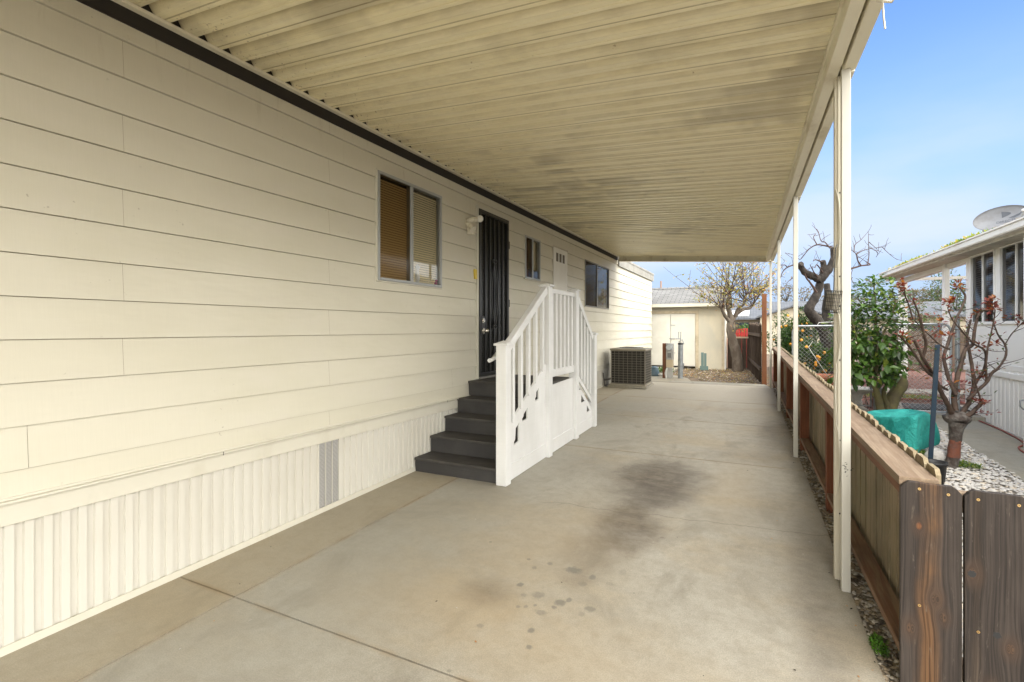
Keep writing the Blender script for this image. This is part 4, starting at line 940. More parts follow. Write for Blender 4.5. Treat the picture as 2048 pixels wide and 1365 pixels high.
# chain link gates across the side yard
def chain_gate(x0, x1, y, z0, z1, label, round_left=True):
    g = thing('chain_link_gate', ((x0+x1)/2, y, gz(y)), label, 'gate', 'chain link gates across the side yard')
    r = .017; m = MB(); c = .10
    L = [(x0,y,z0)] + ([(x0,y,z1-c)] + [(x0+c-c*math.cos(a), y, z1-c+c*math.sin(a)) for a in (.4,.8,1.2,1.57)]) + [(x1-c,y,z1)] + [(x1-c+c*math.sin(a), y, z1-c+c*math.cos(a)) for a in (.4,.8,1.2,1.57)] + [(x1,y,z0),(x0,y,z0)]
    m.tube(L, r, 8); m.build('frame', GALV, g)
    m = MB(); s = .062
    k = x0 - (z1-z0)
    while k < x1:
        for sg in (1, -1):
            a = (k, z0) if sg == 1 else (k, z1)
            # clip the diagonal to the frame
            t0 = max(0, x0 - k); t1 = min(z1-z0, x1 - k)
            if t1 > t0: m.tube([(k+t0, y+.004*sg, a[1]+sg*t0), (k+t1, y+.004*sg, a[1]+sg*t1)], .0019, 4, cap=False)
        k += s*1.414*.72
    m.build('chain_mesh', WIRE, g)
    return g
g1 = chain_gate(.50, 1.56, 9.45, .30, 1.545, 'chain link gate leaf next to the picket fence with a bent wire on top')
g2 = chain_gate(1.68, 2.52, 9.42, .27, 1.57, 'chain link gate leaf next to the white neighbouring home')
m = MB(); m.tube([(.85,9.45,1.562),(.87,9.45,1.60),(1.08,9.45,1.61),(1.11,9.45,1.565),(1.15,9.45,1.62),(1.3,9.44,1.63)], .006, 6); m.tube([(.72,9.40,1.2),(.95,9.38,.8),(1.25,9.36,.40)], .005, 6); m.tube([(.72,9.40,1.2),(.78,9.4,1.30)], .005, 6); m.build('bent_wire', simple('pale_wire', (.62,.62,.60), .5), g1)
for x, h, lb in ((1.62,1.60,'galvanised steel gate post between the two chain link leaves'),(2.60,1.66,'galvanised steel gate post against the white home')):
    g = thing('gate_post', (x, 9.44, G), lb, 'post', 'steel gate posts')
    m = MB(); m.tube([(x,9.44,gz(9.44)-.05),(x,9.44,h)], .030, 12); m.build('pipe', GALV, g)
    m = MB(); m.lathe((x,9.44,h), [(.034,-.02),(.034,0),(.02,.025),(0,.03)], 12); m.build('cap', GALV, g)
# far fences
dfn = thing('dark_board_fence', (-.1, 15.3, G), 'tall dark old board fence running back from the orange brown post', 'fence')
y = 13.15; r1 = random.Random(3)
while y < 17.9:
    x = .06 - (y-13.1)*.072; h = 1.62 + r1.uniform(-.03,.04) + (y-13)*.01
    m = MB(); m.prism([(y, G-.05),(y+.14, G-.05),(y+.14, h-.03),(y+.11, h),(y+.03, h),(y, h-.03)], 0, x-.02, x); m.build('board', DARKW, dfn); y += .148
m = MB(); m.bar((.03,13.1,.55),(-.30,17.9,.55),.04,.08); m.bar((.03,13.1,1.35),(-.30,17.9,1.35),.04,.08); m.build('rail', DARKW, dfn)
m = MB(); m.box(.06, .16, 12.98, 13.08, G-.1, 2.31); m.build('fence_post', RUSTP, bevel=.004, label='tall orange brown wooden post standing at the end of the dark fence', cat='post')
cfn = thing('low_board_fence', (-.6, 18, G), 'low dark board fence behind the yellowing tree', 'fence')
x = -.93
while x < -.32:
    m = MB(); m.box(x, x+.135, 17.96, 17.98, G-.05, 1.19); m.build('board', DARKW, cfn); x += .143
m = MB(); m.box(-.95, -.30, 17.94, 18.0, 1.19, 1.24); m.build('cap_rail', SHEDT, cfn)
rfn = thing('red_slat_fence', (-.5, 18.6, G), 'bright red plastic slat fence showing above the low dark boards', 'fence')
x = -1.25
while x < -.1:
    m = MB(); m.box(x, x+.055, 18.6, 18.62, G-.05, 1.50+.02*((int(x*100)) % 2)); m.build('slat', REDL, rfn); x += .078
m = MB(); m.box(-1.28, -.1, 18.62, 18.64, .42, .50); m.box(-1.28, -.1, 18.62, 18.64, 1.28, 1.36); m.build('rail', REDL, rfn)
m = MB()
for k in range(44):
    x = 2.9 + k*.152; m.box(x, x+.145, 19.5, 19.52, G-.05, 1.42+.02*random.random())
m.box(2.9, 9.5, 19.52, 19.56, .5, .6); m.build('brown_board_fence', DARKW, label='dark brown board fence across the far yard beyond the gates', cat='fence')

# ================================================================= neighbour's home
nb = thing('white_home', (4, 8, G), 'white mobile home with dark windows and open porch across the side path', 'mobile home')
NX = 2.90
def ns(y): return (y-8)*.012        # the home follows the rise a little
NYE = 10.15
m = MB(); m.box(NX, 6.9, 1.0, NYE, 1.0, 1.56)                  # lower wall
m.box(NX, NX+.12, 1.0, NYE, 2.60, 2.66); m.box(NX+.12, 6.9, NYE-.1, NYE, 1.561, 2.66)
wins = [(9.05,9.93),(7.98,8.90),(6.92,7.83),(5.8,6.75),(4.7,5.65),(3.6,4.55)]
edges = [NYE] + [q for a, b in wins for q in (b, a)] + [1.0]
for a, b in zip(edges[0::2], edges[1::2]): m.box(NX, NX+.12, b, a, 1.56, 2.60)
m.build('wall', NWHITE, nb)
m = MB(); m.box(NX-.016, NX-.001, 1.0, NYE+.01, .965, 1.03); m.box(NX-.03, NX-.001, 1.0, NYE+.01, .86, .93); m.build('belt_trim', NWHITE, nb, .004)
m = MB(); y = 1.0; vs = []
while y < NYE+.01:
    for dy, dx in ((0,0),(.085,0),(.092,.012),(.105,.012),(.112,0)):
        if y+dy <= NYE+.03: vs += [(NX-.012+dx, y+dy, gz(y+dy)-.02), (NX-.012+dx, y+dy, .965)]
    y += .125
m.add(vs, [(2*i, 2*i+1, 2*i+3, 2*i+2) for i in range(len(vs)//2-1)]); m.box(NX, 6.9, NYE-.05, NYE, G-.1, .999); m.build('skirting', NWHITE, nb)
for a, b in wins:
    m = MB(); t = .03; x0, x1 = NX-.02, NX+.05
    m.box(x0, x1, a, b, 2.57, 2.60); m.box(x0, x1, a, b, 1.56, 1.60); m.box(x0, x1, a, a+t, 1.60, 2.57); m.box(x0, x1, b-t, b, 1.60, 2.57); m.box(x0+.01, x1, (a+b)/2-.012, (a+b)/2+.012, 1.60, 2.57)
    w = m.build('window', NWHITE, nb, .003)
    m = MB(); m.add([(NX+.01,a+t,1.60),(NX+.01,b-t,1.60),(NX+.01,b-t,2.57),(NX+.01,a+t,2.57)], [(3,2,1,0)]); m.build('pane', mat_glass('dark_glass', (.55,.55,.55), 1.35, .05) if 'dark_glass' not in bpy.data.materials else bpy.data.materials['dark_glass'], w)
    m = MB(); z = 1.61
    while z < 2.56: m.add([(NX+.045,a,z),(NX+.045,b,z),(NX+.062,b,z+.026),(NX+.062,a,z+.026)], [(3,2,1,0)]); z += .032
    m.build('blind', BLINDG, w); 
    m = MB(); m.box(NX+.115, NX+.119, a, b, 1.56, 2.60); m.build('reveal', ROOM, w)
# roof: eave slopes with the land
def eav(y): return 2.605 + (y-7.25)*.0133
m = MB(); ya, yb_ = 1.0, 14.35
P = [(2.62,ya,eav(ya)+.02),(6.2,ya,eav(ya)+1.1),(6.2,yb_,eav(yb_)+1.1),(2.62,yb_,eav(yb_)+.02)]
m.hexa(P + [(a,b,c+.05) for a,b,c in P]); m.build('roof', SOFF, nb)
m = MB(); rt = random.Random(9)
for i in range(9):
    xa_ = 2.60 + i*.38; za = (xa_-2.62)*.307
    yy = 1.0
    while yy < 14.3:
        w_ = .30; zz = eav(yy) + za + .062; lift = rt.uniform(0, .016); 
        m.hexa([(xa_,yy,zz+.02+lift),(xa_+.42,yy,zz+.13+lift*.3),(xa_+.42,yy+w_-.012,zz+.13+lift*.3+.012),(xa_,yy+w_-.012,zz+.02+lift),(xa_,yy,zz+.045+lift),(xa_+.42,yy,zz+.15),(xa_+.42,yy+w_-.012,zz+.155),(xa_,yy+w_-.012,zz+.075+lift)]); yy += w_
m.build('roof_tiles', TILE, nb)
m = MB()
def ev(m, x0, x1, a, b): m.hexa([(x0,ya,eav(ya)+a),(x1,ya,eav(ya)+a),(x1,yb_,eav(yb_)+a),(x0,yb_,eav(yb_)+a),(x0,ya,eav(ya)+b),(x1,ya,eav(ya)+b),(x1,yb_,eav(yb_)+b),(x0,yb_,eav(yb_)+b)])
ev(m, 2.535, 2.545, .0, .085); ev(m, 2.545, 2.61, -.010, .0); ev(m, 2.52, 2.535, .070, .090); m.build('gutter', NGUT, nb, .002)
m = MB(); ev(m, 2.615, 2.64, -.045, .065); ev(m, 2.64, 2.9, -.040, -.032); m.build('fascia', SOFF, nb)
m = MB(); m.box(2.64, 5.5, 14.24, 14.30, 2.60, 2.66); m.box(NX, NX+.1, NYE, 14.3, 2.54, 2.64); m.box(NX+.1, 5.5, 10.16, 10.22, 2.54, 2.64); m.build('porch_beam', NWHITE, nb)
for x, y in ((2.88,14.1),(2.97,14.1),(2.94,11.28),(2.90,11.05)):
    m = MB(); m.box(x-.035, x+.035, y-.035, y+.035, gz(y)-.05, 2.66); m.build('porch_post', NWHITE, nb, .004)
m = MB(); m.box(2.70, 2.77, 7.62, 7.69, gz(7.6), 2.66); dp = m.build('downpipe', NWHITE, nb, .006)
m = MB(); m.tube([(2.70,7.65,.70),(2.66,7.65,.68),(2.66,7.65,.62),(2.69,7.65,.58)], .008, 6); m.build('hose_hook', GALV, dp)
# satellite dish on the roof
dc = at(2003, 436, 8.1)
sd = thing('satellite_dish', (dc.x+.15, dc.y+.2, dc.z-.35), 'grey oval satellite dish mounted on the neighbouring tiled roof', 'satellite dish')
m = MB(); nrm = Vector((-.40,-.80,.30)).normalized(); rr = Vector((0,0,1)).cross(nrm).normalized(); uu = nrm.cross(rr)
rr, uu = (rr*math.cos(.1)+uu*math.sin(.1)), (uu*math.cos(.1)-rr*math.sin(.1))
def dp_(r, a, off=0): q = .35*r; return dc + rr*(q*math.cos(a)) + uu*(q*.60*math.sin(a)) - nrm*(.07*(1-r*r)) + nrm*off
vs = []; R = 6; N = 32
for off in (0, -.012):
    vs.append(dp_(0,0,off))
    for i in range(1, R+1):
        for j in range(N): vs.append(dp_(i/R, 2*PI*j/N, off))
one = 1 + R*N; fs = []
for k in (0, 1):
    o = k*one
    for j in range(N):
        fs.append((o, o+1+j, o+1+(j+1) % N))
        for i in range(R-1): fs.append((o+1+i*N+j, o+1+(i+1)*N+j, o+1+(i+1)*N+(j+1) % N, o+1+i*N+(j+1) % N))
for j in range(N): a = 1+(R-1)*N+j; b = 1+(R-1)*N+(j+1) % N; fs.append((a, b, b+one, a+one))
m.add(vs, fs, 0, True); m.build('reflector', DISH, sd)
# the mark and the lettering printed on the dish
def on(u, v, off=.004):
    r = min(1, math.hypot(u, v/.60)/.35); return dc + rr*u + uu*v - nrm*(.07*(1-r*r)) + nrm*off
SG = 1 if rr.dot(RT) > 0 else -1
m = MB(); 
def logo(pts2): 
    vs = [on(SG*u, v) for u, v in pts2]; c = on(SG*sum(u for u, v in pts2)/len(pts2), sum(v for u, v in pts2)/len(pts2)); m.add(vs+[c], [(i, (i+1) % len(vs), len(vs)) for i in range(len(vs))])
logo([(.0,.13),(.0,.03)] + [(.0+.11*math.sin(a), .03+.10*(a/PI)) for a in (.3,.7,1.1,1.5,1.9,2.3,2.7)])
logo([(.07,.01),(.13,.025),(.20,.045),(.25,.07),(.20,.01),(.14,-.01)])
m.build('emblem', DISHL, sd)
cu = bpy.data.curves.new('lettering', 'FONT'); cu.body = 'DIRECTV'; cu.size = .062; cu.extrude = .0; cu.align_x = 'CENTER'
to = bpy.data.objects.new('lettering_curve', cu); COL.objects.link(to); bpy.context.view_layer.update()
me = bpy.data.meshes.new_from_object(to); bpy.data.objects.remove(to)
m = MB(); m.add([on(SG*(v.co.x*1.0+.05), v.co.y-.065, .006) for v in me.vertices], [tuple(p.vertices) for p in me.polygons]); m.build('lettering', DISHL, sd)
m = MB(); e = dc - nrm*.08; b = Vector((dc.x+.18, dc.y+.25, dc.z-.42)); m.tube([e, e - nrm*.08 - Vector((0,0,.1)), b], .022, 8); m.build('mast', GALV, sd)
m = MB(); m.tube([dc - uu*.20 + rr*(SG*.16), dc - uu*.26 + nrm*.25 + rr*(SG*.22), dc - uu*.18 + nrm*.39 + rr*(SG*.29)], .008, 8); m.build('feed_arm', GALV, sd)
m = MB(); f = dc - uu*.16 + nrm*.40 + rr*(SG*.30); m.ball(f, .03, sc=(1.3,1,.8)); m.build('feed_horn', simple('horn_grey', (.4,.4,.4), .5), sd)
d2 = dc + RT*.42 + FW*.5 + Vector((0,0,.02))
m = MB(); m.hexa([d2-RT*.25+Vector((0,0,-.15)), d2+RT*.3+Vector((0,0,-.18)), d2+RT*.3+FW*.02+Vector((0,0,-.18)), d2-RT*.25+FW*.02+Vector((0,0,-.15)), d2-RT*.22+Vector((0,0,.12)), d2+RT*.3+Vector((0,0,.06)), d2+RT*.3+FW*.02+Vector((0,0,.06)), d2-RT*.22+FW*.02+Vector((0,0,.12))])
m.build('roof_vent_cowl', DISH, bevel=.01, label='flat grey metal cowl behind the satellite dish on the tiled roof', cat='roof cowl')
# moss and weeds on the eave tiles
m = MB(); rm = random.Random(2)
for i in range(1500):
    c = rm.choice([(12.9,.5),(12.3,.35),(11.4,.35),(9.6,.35),(9.1,.3)]); y = rm.gauss(c[0], c[1]); x = 2.60 + rm.uniform(0, .12)
    if y > 14.2 or y < 8.4: continue
    z = eav(y) + .105 + rm.uniform(0,.03); m.leaf4((x,y,z), (rm.uniform(-1,1), rm.uniform(-1,1), rm.uniform(.2,1.2)), (0,0,1), rm.uniform(.03,.08), rm.uniform(.012,.025), rm.choice([0,1,2]))
m.build('roof_moss', [mat_leaf('moss_lime', (.26,.30,.04)), LG[1], LY[0]], label='yellow green moss and weeds growing along the eave tiles', cat='moss', kind='stuff')

# ================================================================= things in the side yard
# teal cloth over a stool
tc_ = at(1785, 913, 5.65); tz = gz(tc_.y)-.02
m = MB(); cx, cy = tc_.x, tc_.y; N = 48; prof = [(.03,.425),(.12,.43),(.20,.425),(.245,.440),(.268,.442),(.272,.425),(.262,.36),(.250,.27),(.248,.17),(.258,.08),(.268,.02)]
vs = []; n_ = len(prof); ar = math.atan2(RT.y, RT.x) - .35
for i, (r, z) in enumerate(prof):
    for j in range(N):
        a = 2*PI*j/N; lw = max(0, (i-4)/(n_-5)); fold = 1 + min(1, lw*1.6)*(.13*math.sin(4*a+.6)+.10*math.sin(7*a+1)+.07*math.sin(11*a)+.05*math.sin(17*a))
        fl_ = max(0, math.cos(a-ar))**2
        ext = 1 + .42*fl_*math.sin(PI*min(1, lw*.8)) if i > 4 else 1
        sag = -.02*(1-(r/.25)**2) + .007*math.sin(4*a+r*20) if i < 4 else 0
        rr_ = r*fold*ext; lift = (.045*math.sin(4*a+2)+.03*math.sin(7*a)+.03) * lw**4
        vs.append((cx + rr_*math.cos(a), cy + rr_*math.sin(a)*.92, tz + z + sag + lift + .035*math.cos(a-ar)*(r/.27 if i < 6 else 1-lw*.6)))
m.add(vs, [tuple(range(N))] + [(i*N+j, (i+1)*N+j, (i+1)*N+(j+1) % N, i*N+(j+1) % N) for i in range(n_-1) for j in range(N)], 0, True)
tt = thing('covered_tub', (cx, cy, tz), 'upturned tub covered with bright teal netting cloth on the white gravel', 'covered tub')
o = m.build('cloth', TEAL, tt); sm = o.modifiers.new('thick', 'SOLIDIFY'); sm.thickness = .004; sb = o.modifiers.new('sub', 'SUBSURF'); sb.levels = 1; sb.render_levels = 1
m = MB(); m.lathe((cx,cy,tz), [(.19,.0),(.215,.375),(0,.375)], 28); m.build('tub', BPLAS, tt)
# blue stake
s0 = at(1857, 985, 4.75); s1 = at(1875, 690, 4.62)
m = MB(); m.bar(s0, s1, .038, .012, up=(0,-1,0)); m.bar(s0+Vector((0,.012,0)), s1+Vector((0,.012,0)), .010, .024, up=(0,-1,0)); m.build('garden_stake', STAKE, bevel=.002, label='dark blue steel stake leaning beside the pruned rose', cat='stake')
# pot, rock, weeds
pp = at(1868, 965, 4.6); pz = gz(pp.y)-.03
pt = thing('plant_pot', (pp.x, pp.y, pz), 'black plastic nursery pot sunk beside the rose trunk', 'pot')
m = MB(); m.lathe((pp.x,pp.y,pz), [(0,0),(.075,0),(.092,.185),(.10,.185),(.10,.205),(.09,.205),(.085,.16)], 26); m.build('pot_wall', BPLAS, pt)
m = MB(); m.lathe((pp.x,pp.y,pz+.16), [(0,.0),(.085,.0)], 20); m.build('potting_soil', DIRT, pt)
rk = at(1882, 932, 5.05)
m = MB(); random.seed(21); m.ball((rk.x, rk.y+.1, gz(rk.y)+.07), .11, n=11, m=8, sc=(1.05,.8,.75), jit=.14); o = m.build('rock', ROCK, label='rough pale grey rock on the gravel beside the black pot', cat='rock'); o.modifiers.new('s', 'SUBSURF').render_levels = 1
random.seed(7)
bb = at(1712, 830, 8.0); bz = gz(bb.y)-.02
bt = thing('bird_bath', (bb.x, bb.y, bz), 'shallow pale stone bird bath behind the first carport post', 'bird bath')
m = MB(); m.lathe((bb.x,bb.y,bz), [(.0,.30),(.08,.30),(.16,.31),(.27,.37),(.285,.385),(.27,.39),(.20,.345),(.0,.335)], 30); m.build('bowl', STONEW, bt)
m = MB(); m.lathe((bb.x,bb.y,bz), [(.17,0),(.17,.05),(.10,.09),(.075,.2),(.10,.28),(.12,.31)], 24); m.build('pedestal', STONEW, bt)
tp = at(1655, 790, 9.9); tpz = G-.02
tr_ = thing('terracotta_pot', (tp.x, tp.y, tpz), 'terracotta pot at the foot of the old pruned tree behind the gate', 'pot')
m = MB(); m.lathe((tp.x,tp.y,tpz), [(0,0),(.15,0),(.20,.26),(.20,.27),(.235,.27),(.235,.37),(.205,.37),(.19,.3)], 26); m.build('pot_wall', TERRA, tr_)
m = MB(); m.lathe((tp.x,tp.y,tpz+.3), [(0,.0),(.195,.0)], 20); m.build('potting_soil', DIRT, tr_)
m = MB(); m.prism([(2.05,9.75),(3.05,9.95),(2.85,10.55),(2.15,10.45)], 2, G-.003, G+.012); m.build('doormat', MAT, label='dark grey mat lying on the concrete behind the gate', cat='mat')
m = MB(); pts_ = [(2.82,2.5),(2.80,4.0),(2.76,5.2),(2.80,6.2),(2.72,6.9),(2.60,7.3),(2.63,7.6),(2.78,7.9),(2.83,8.6),(2.80,9.3)]
def smooth(pts, n=8):
    out = []
    for i in range(len(pts)-1):
        p0 = np.array(pts[max(i-1,0)], float); p1 = np.array(pts[i], float); p2 = np.array(pts[i+1], float); p3 = np.array(pts[min(i+2,len(pts)-1)], float)
        for k in range(n):
            t = k/n; out.append(tuple(.5*((2*p1)+(-p0+p2)*t+(2*p0-5*p1+4*p2-p3)*t*t+(-p0+3*p1-3*p2+p3)*t**3)))
    return out + [tuple(pts[-1])]
m.tube([(x, y, gz(y)+.012) for x, y in smooth(pts_)], .009, 6)
loop = [(2.60,6.15),(2.46,6.2),(2.42,6.35),(2.52,6.45),(2.70,6.35),(2.78,6.1)]
m.build('garden_hose', HOSE, label='thin red garden hose along the foot of the white home', cat='hose')
m = MB(); m.tube([(x, y, G+.01) for x, y in smooth([(1.3,10.2),(1.9,10.9),(2.6,11.1),(3.1,10.9),(2.9,11.6),(2.0,11.8),(1.2,11.3)])], .011, 6); m.build('garden_hose', HOSE, label='red garden hose coiled on the mulch behind the gate', cat='hose')
def weeds(name, cx, cy, rx_, ry_, n, L, mats, label, z=None, seed=0, cat='weeds'):
    m = MB(); r = random.Random(seed)
    for i in range(n):
        a = r.uniform(0, 2*PI); q = r.random()**.6; x = cx + rx_*q*math.cos(a); y = cy + ry_*q*math.sin(a); zz = gz(y) if z is None else z
        h = r.uniform(.0, L*1.4)*(1-q*.6); m.leaf4((x, y, zz+h), (r.uniform(-1,1), r.uniform(-1,1), r.uniform(.0,.9)), (0,0,1), L*r.uniform(.5,1.2), L*r.uniform(.3,.5), r.randrange(len(mats)))
    m.build(name, mats, label=label, cat=cat, kind='stuff')
w_ = at(1850, 925, 5.3); weeds('weeds', w_.x-.02, w_.y, .24, .16, 700, .045, [LG[1], LG[3], LG[0]], 'low green weeds between teal covered tub and black pot', seed=1)
w_ = at(1925, 955, 5.0); weeds('weeds', w_.x, w_.y, .16, .09, 300, .04, [LG[1], LG[3]], 'small green weeds right of the rose trunk', seed=2)
weeds('weeds', fxl(2.75)-.035, 2.80, .030, .085, 260, .022, [mat_leaf('clover_green', (.12,.30,.03)), LG[1]], 'bright green clover tuft in the pebbles beside the fence rail', seed=3)
weeds('weeds', 2.3, 11.4, .7, .3, 900, .05, [LG[3], LG[1], LY[1]], 'yellow green grass patch in the mulch beyond the gates', z=G-.01, seed=4)
w_ = at(1308, 745, 14.5); weeds('weeds', w_.x+.25, w_.y, .28, .2, 260, .10, [LG[0], LG[1]], 'green weeds sprouting beside the meter pedestal', z=G, seed=5)

# ================================================================= trees
def limb(m, p, d, L, r0, r1, seg=5, wob=.15, rnd=random, mi=0, n=6, up=0.0):
    pts = [Vector(p)]; d = Vector(d).normalized(); q = Vector(p)
    for i in range(seg):
        d = (d + Vector((rnd.uniform(-wob,wob), rnd.uniform(-wob,wob), rnd.uniform(-wob,wob)+up))).normalized(); q = q + d*(L/seg); pts.append(q.copy())
    m.tube(pts, [r0 + (r1-r0)*i/seg for i in range(seg+1)], n, mi); return pts, d
def knobby(r, amp=.18, seed=0):
    rg = random.Random(seed); T = {}
    def f(i, j):
        if (i, j) not in T: T[(i, j)] = 1 + rg.uniform(-amp, amp)
        return T[(i, j)]
    return f
# --- the standard rose
RB = at(1901, 958, 5.0); RB.z = gz(RB.y) - .03
rose = thing('standard_rose', RB, 'hard pruned standard rose with peeling grey trunk and red new leaves', 'rose tree')
RD = 4.95
hd = at(1908, 850, 4.95)
m = MB(); tp_ = [RB, at(1903,915,4.98), at(1902,885,4.96), at(1907,862,4.95), hd]
m.tube([RB, at(1904,930,5.0), at(1907,912,4.99)], [.062,.054,.050], 14, ring=knobby(0,.10,1)); m.build('trunk', ROSEB, rose)
m = MB(); m.tube([at(1907,913,4.99), at(1908,900,4.98), at(1910,880,4.97)], [.053,.052,.047], 14, ring=knobby(0,.13,2)); m.build('trunk', ROSER, rose, label='red inner bark where the trunk peels')
m = MB(); m.tube([at(1910,881,4.97), at(1912,868,4.96), at(1914,856,4.95), at(1915,845,4.95)], [.049,.051,.060,.075], 14, ring=knobby(0,.10,3)); m.ball(at(1914,836,4.95), .085, n=14, m=9, sc=(1.3,1,.75), jit=.16); m.build('crown_knuckle', ROSEB, rose)
canes = [  # (pixel path, depth start, depth end, r0, r1)
 ([(1905,830),(1893,805),(1880,780),(1868,752),(1858,735),(1845,715),(1828,680)], 4.95, 4.6, .030, .016),
 ([(1868,752),(1855,745),(1838,722),(1822,698),(1800,672)], 4.78, 4.5, .018, .010),
 ([(1845,715),(1852,690),(1846,662),(1838,630),(1826,600)], 4.7, 4.55, .019, .009),
 ([(1826,640),(1818,612),(1810,590),(1808,572)], 4.6, 4.5, .009, .005),
 ([(1912,822),(1908,795),(1912,765),(1920,735),(1930,700),(1945,690),(1950,655),(1960,625),(1975,622)], 4.95, 5.15, .034, .012),
 ([(1912,790),(1900,765),(1893,742),(1888,715),(1895,690),(1905,660),(1912,640),(1928,605),(1930,590),(1918,575)], 4.95, 5.2, .026, .010),
 ([(1922,830),(1940,800),(1948,770),(1945,740),(1938,700),(1934,672),(1942,640)], 5.0, 5.3, .030, .013),
 ([(1935,800),(1955,782),(1973,765),(1985,745),(1998,735),(2012,710),(2010,690),(1995,668),(1985,640)], 5.0, 5.2, .022, .008),
 ([(2010,690),(2022,670),(2036,655),(2050,640)], 5.2, 5.3, .008, .005),
 ([(1948,770),(1965,745),(1972,720),(1968,700),(1950,690),(1932,672),(1905,640),(1895,615)], 5.1, 5.0, .020, .006),
 ([(1925,838),(1945,825),(1962,808),(1971,806)], 4.9, 4.85, .030, .020),
 ([(1962,808),(1958,790),(1950,765),(1948,745)], 4.88, 4.85, .012, .007),
 ([(1900,700),(1880,690),(1860,672),(1842,655),(1828,640)], 4.9, 4.7, .010, .005),
 ([(1973,765),(1972,735),(1975,700),(1982,668),(1988,640),(1990,620)], 5.05, 5.0, .014, .007),
 ([(1895,780),(1875,768),(1862,745),(1848,735)], 4.85, 4.7, .016, .012),
]
allp = []
m = MB()
for ci, (px, d0, d1, r0, r1) in enumerate(canes):
    k = len(px); P = [at(u, v, d0+(d1-d0)*i/(k-1)) for i, (u, v) in enumerate(px)]
    P = [Vector(q) for q in smooth([tuple(q) for q in P], 4)]; n = len(P)
    m.tube(P, [(r0+(r1-r0)*i/(n-1))*.76 for i in range(n)], 8, ring=knobby(0, .2, ci)); allp.append(P)
rs = random.Random(17); cm = m; m = MB(); tw = cm; tips = []
for P in allp:
    for k in range(2, len(P), 3):
        d = Vector((rs.uniform(-1,1), rs.uniform(-1,1), rs.uniform(-.1,1))); L = rs.uniform(.08,.22)
        q, _ = limb(tw, P[k], d, L, .0045, .002, 4, .25, rs, 0, 5); tips.append((q if rs.random() < .5 else q[-2:], rs.choice([2,2,2,0])))
    tips.append((P[-4:], rs.choice([0,0,1])))
for q, kind in tips:
    for p in q[1:]:
        for _ in range(1 if kind == 2 else 4):
            d = Vector((rs.uniform(-1,1), rs.uniform(-1,1), rs.uniform(-.3,.9)))
            L = rs.uniform(.03,.052); mi = kind if rs.random() < .7 else rs.choice([0,1,2,3])
            s0_ = p + d.normalized()*.02
            m.leaf4(s0_, d, (rs.uniform(-.5,.5), rs.uniform(-.5,.5), 1), L, L*.55, mi)
for (u, v, dd) in ((1808,574,4.5),(1812,580,4.5),(1918,568,5.2),(1914,575,5.2),(1893,606,5.0),(1900,604,5.0),(1905,603,5.0),(1985,612,5.0),(1990,618,5.0),(1980,622,5.0),(1975,605,5.0),(1992,598,5.0),(1955,628,5.15),(1885,672,4.9),(1900,672,4.9),(1806,674,4.5),(1990,690,5.1),(1975,696,5.1),(1960,692,5.1),(1880,645,4.9),(2040,650,5.3)):
    c = at(u, v, dd)
    for _ in range(10):
        d = Vector((rs.uniform(-1,1), rs.uniform(-1,1), rs.uniform(-.3,1))); L = rs.uniform(.04,.062)
        m.leaf4(c + d*.012, d, (rs.uniform(-.6,.6), rs.uniform(-.6,.6), 1), L, L*.5, rs.choice([0,0,1,1,3]))
cm.build('canes', CANE, rose); m.build('leaves', LR, rose)
# --- big leaved shrub tree
LBp = at(1772, 833, 7.4); LBp.z = gz(LBp.y) - .03
lt = thing('broadleaf_tree', LBp, 'bushy tree with big glossy green leaves growing out of the gravel before the gate', 'tree')
m = MB()
def path(px, d0, d1, r0, r1, mb, seed=0, n=10, amp=.1):
    k = len(px); P = [at(u, v, d0+(d1-d0)*i/(k-1)) for i, (u, v) in enumerate(px)]; P = [Vector(q) for q in smooth([tuple(q) for q in P], 4)]; n_ = len(P)
    mb.tube(P, [r0+(r1-r0)*i/(n_-1) for i in range(n_)], n, ring=knobby(0, amp, seed)); return P
S_ = []
S_.append(path([(1763,836),(1760,815),(1756,795),(1750,775),(1742,760),(1722,745),(1706,730),(1698,700)], 7.4, 7.2, .060, .014, m, 1))
S_.append(path([(1752,780),(1768,762),(1782,745),(1790,722),(1795,690)], 7.35, 7.3, .030, .010, m, 2))
S_.append(path([(1750,770),(1752,740),(1755,700),(1752,650),(1750,600),(1748,570)], 7.35, 7.3, .030, .008, m, 3))
S_.append(path([(1778,836),(1782,810),(1790,790),(1802,770),(1800,752)], 7.55, 7.6, .095, .085, m, 4, 12))
S_.append(path([(1772,836),(1774,812),(1768,795),(1770,775),(1790,757)], 7.5, 7.4, .045, .016, m, 5))
S_.append(path([(1740,755),(1725,715),(1712,670),(1700,630)], 7.3, 7.1, .018, .007, m, 6))
S_.append(path([(1755,690),(1775,650),(1790,610),(1785,580)], 7.3, 7.2, .016, .007, m, 7))
S_.append(path([(1752,650),(1730,620),(1715,595)], 7.3, 7.4, .012, .006, m, 8))
m.build('trunk', BARKG, lt)
rl = random.Random(31); m = MB(); tw = MB()
blobs = [(1750,575,.26,.16,90),(1715,610,.30,.20,100),(1775,605,.28,.20,90),(1700,650,.30,.20,90),(1745,640,.34,.22,120),(1795,640,.22,.2,50),(1735,690,.34,.24,130),(1780,690,.28,.22,90),(1700,700,.26,.20,70),(1740,735,.34,.16,80),(1790,730,.2,.16,40),(1690,750,.22,.16,45),(1695,720,.22,.15,40),(1722,752,.2,.1,20),(1760,755,.16,.1,24)]
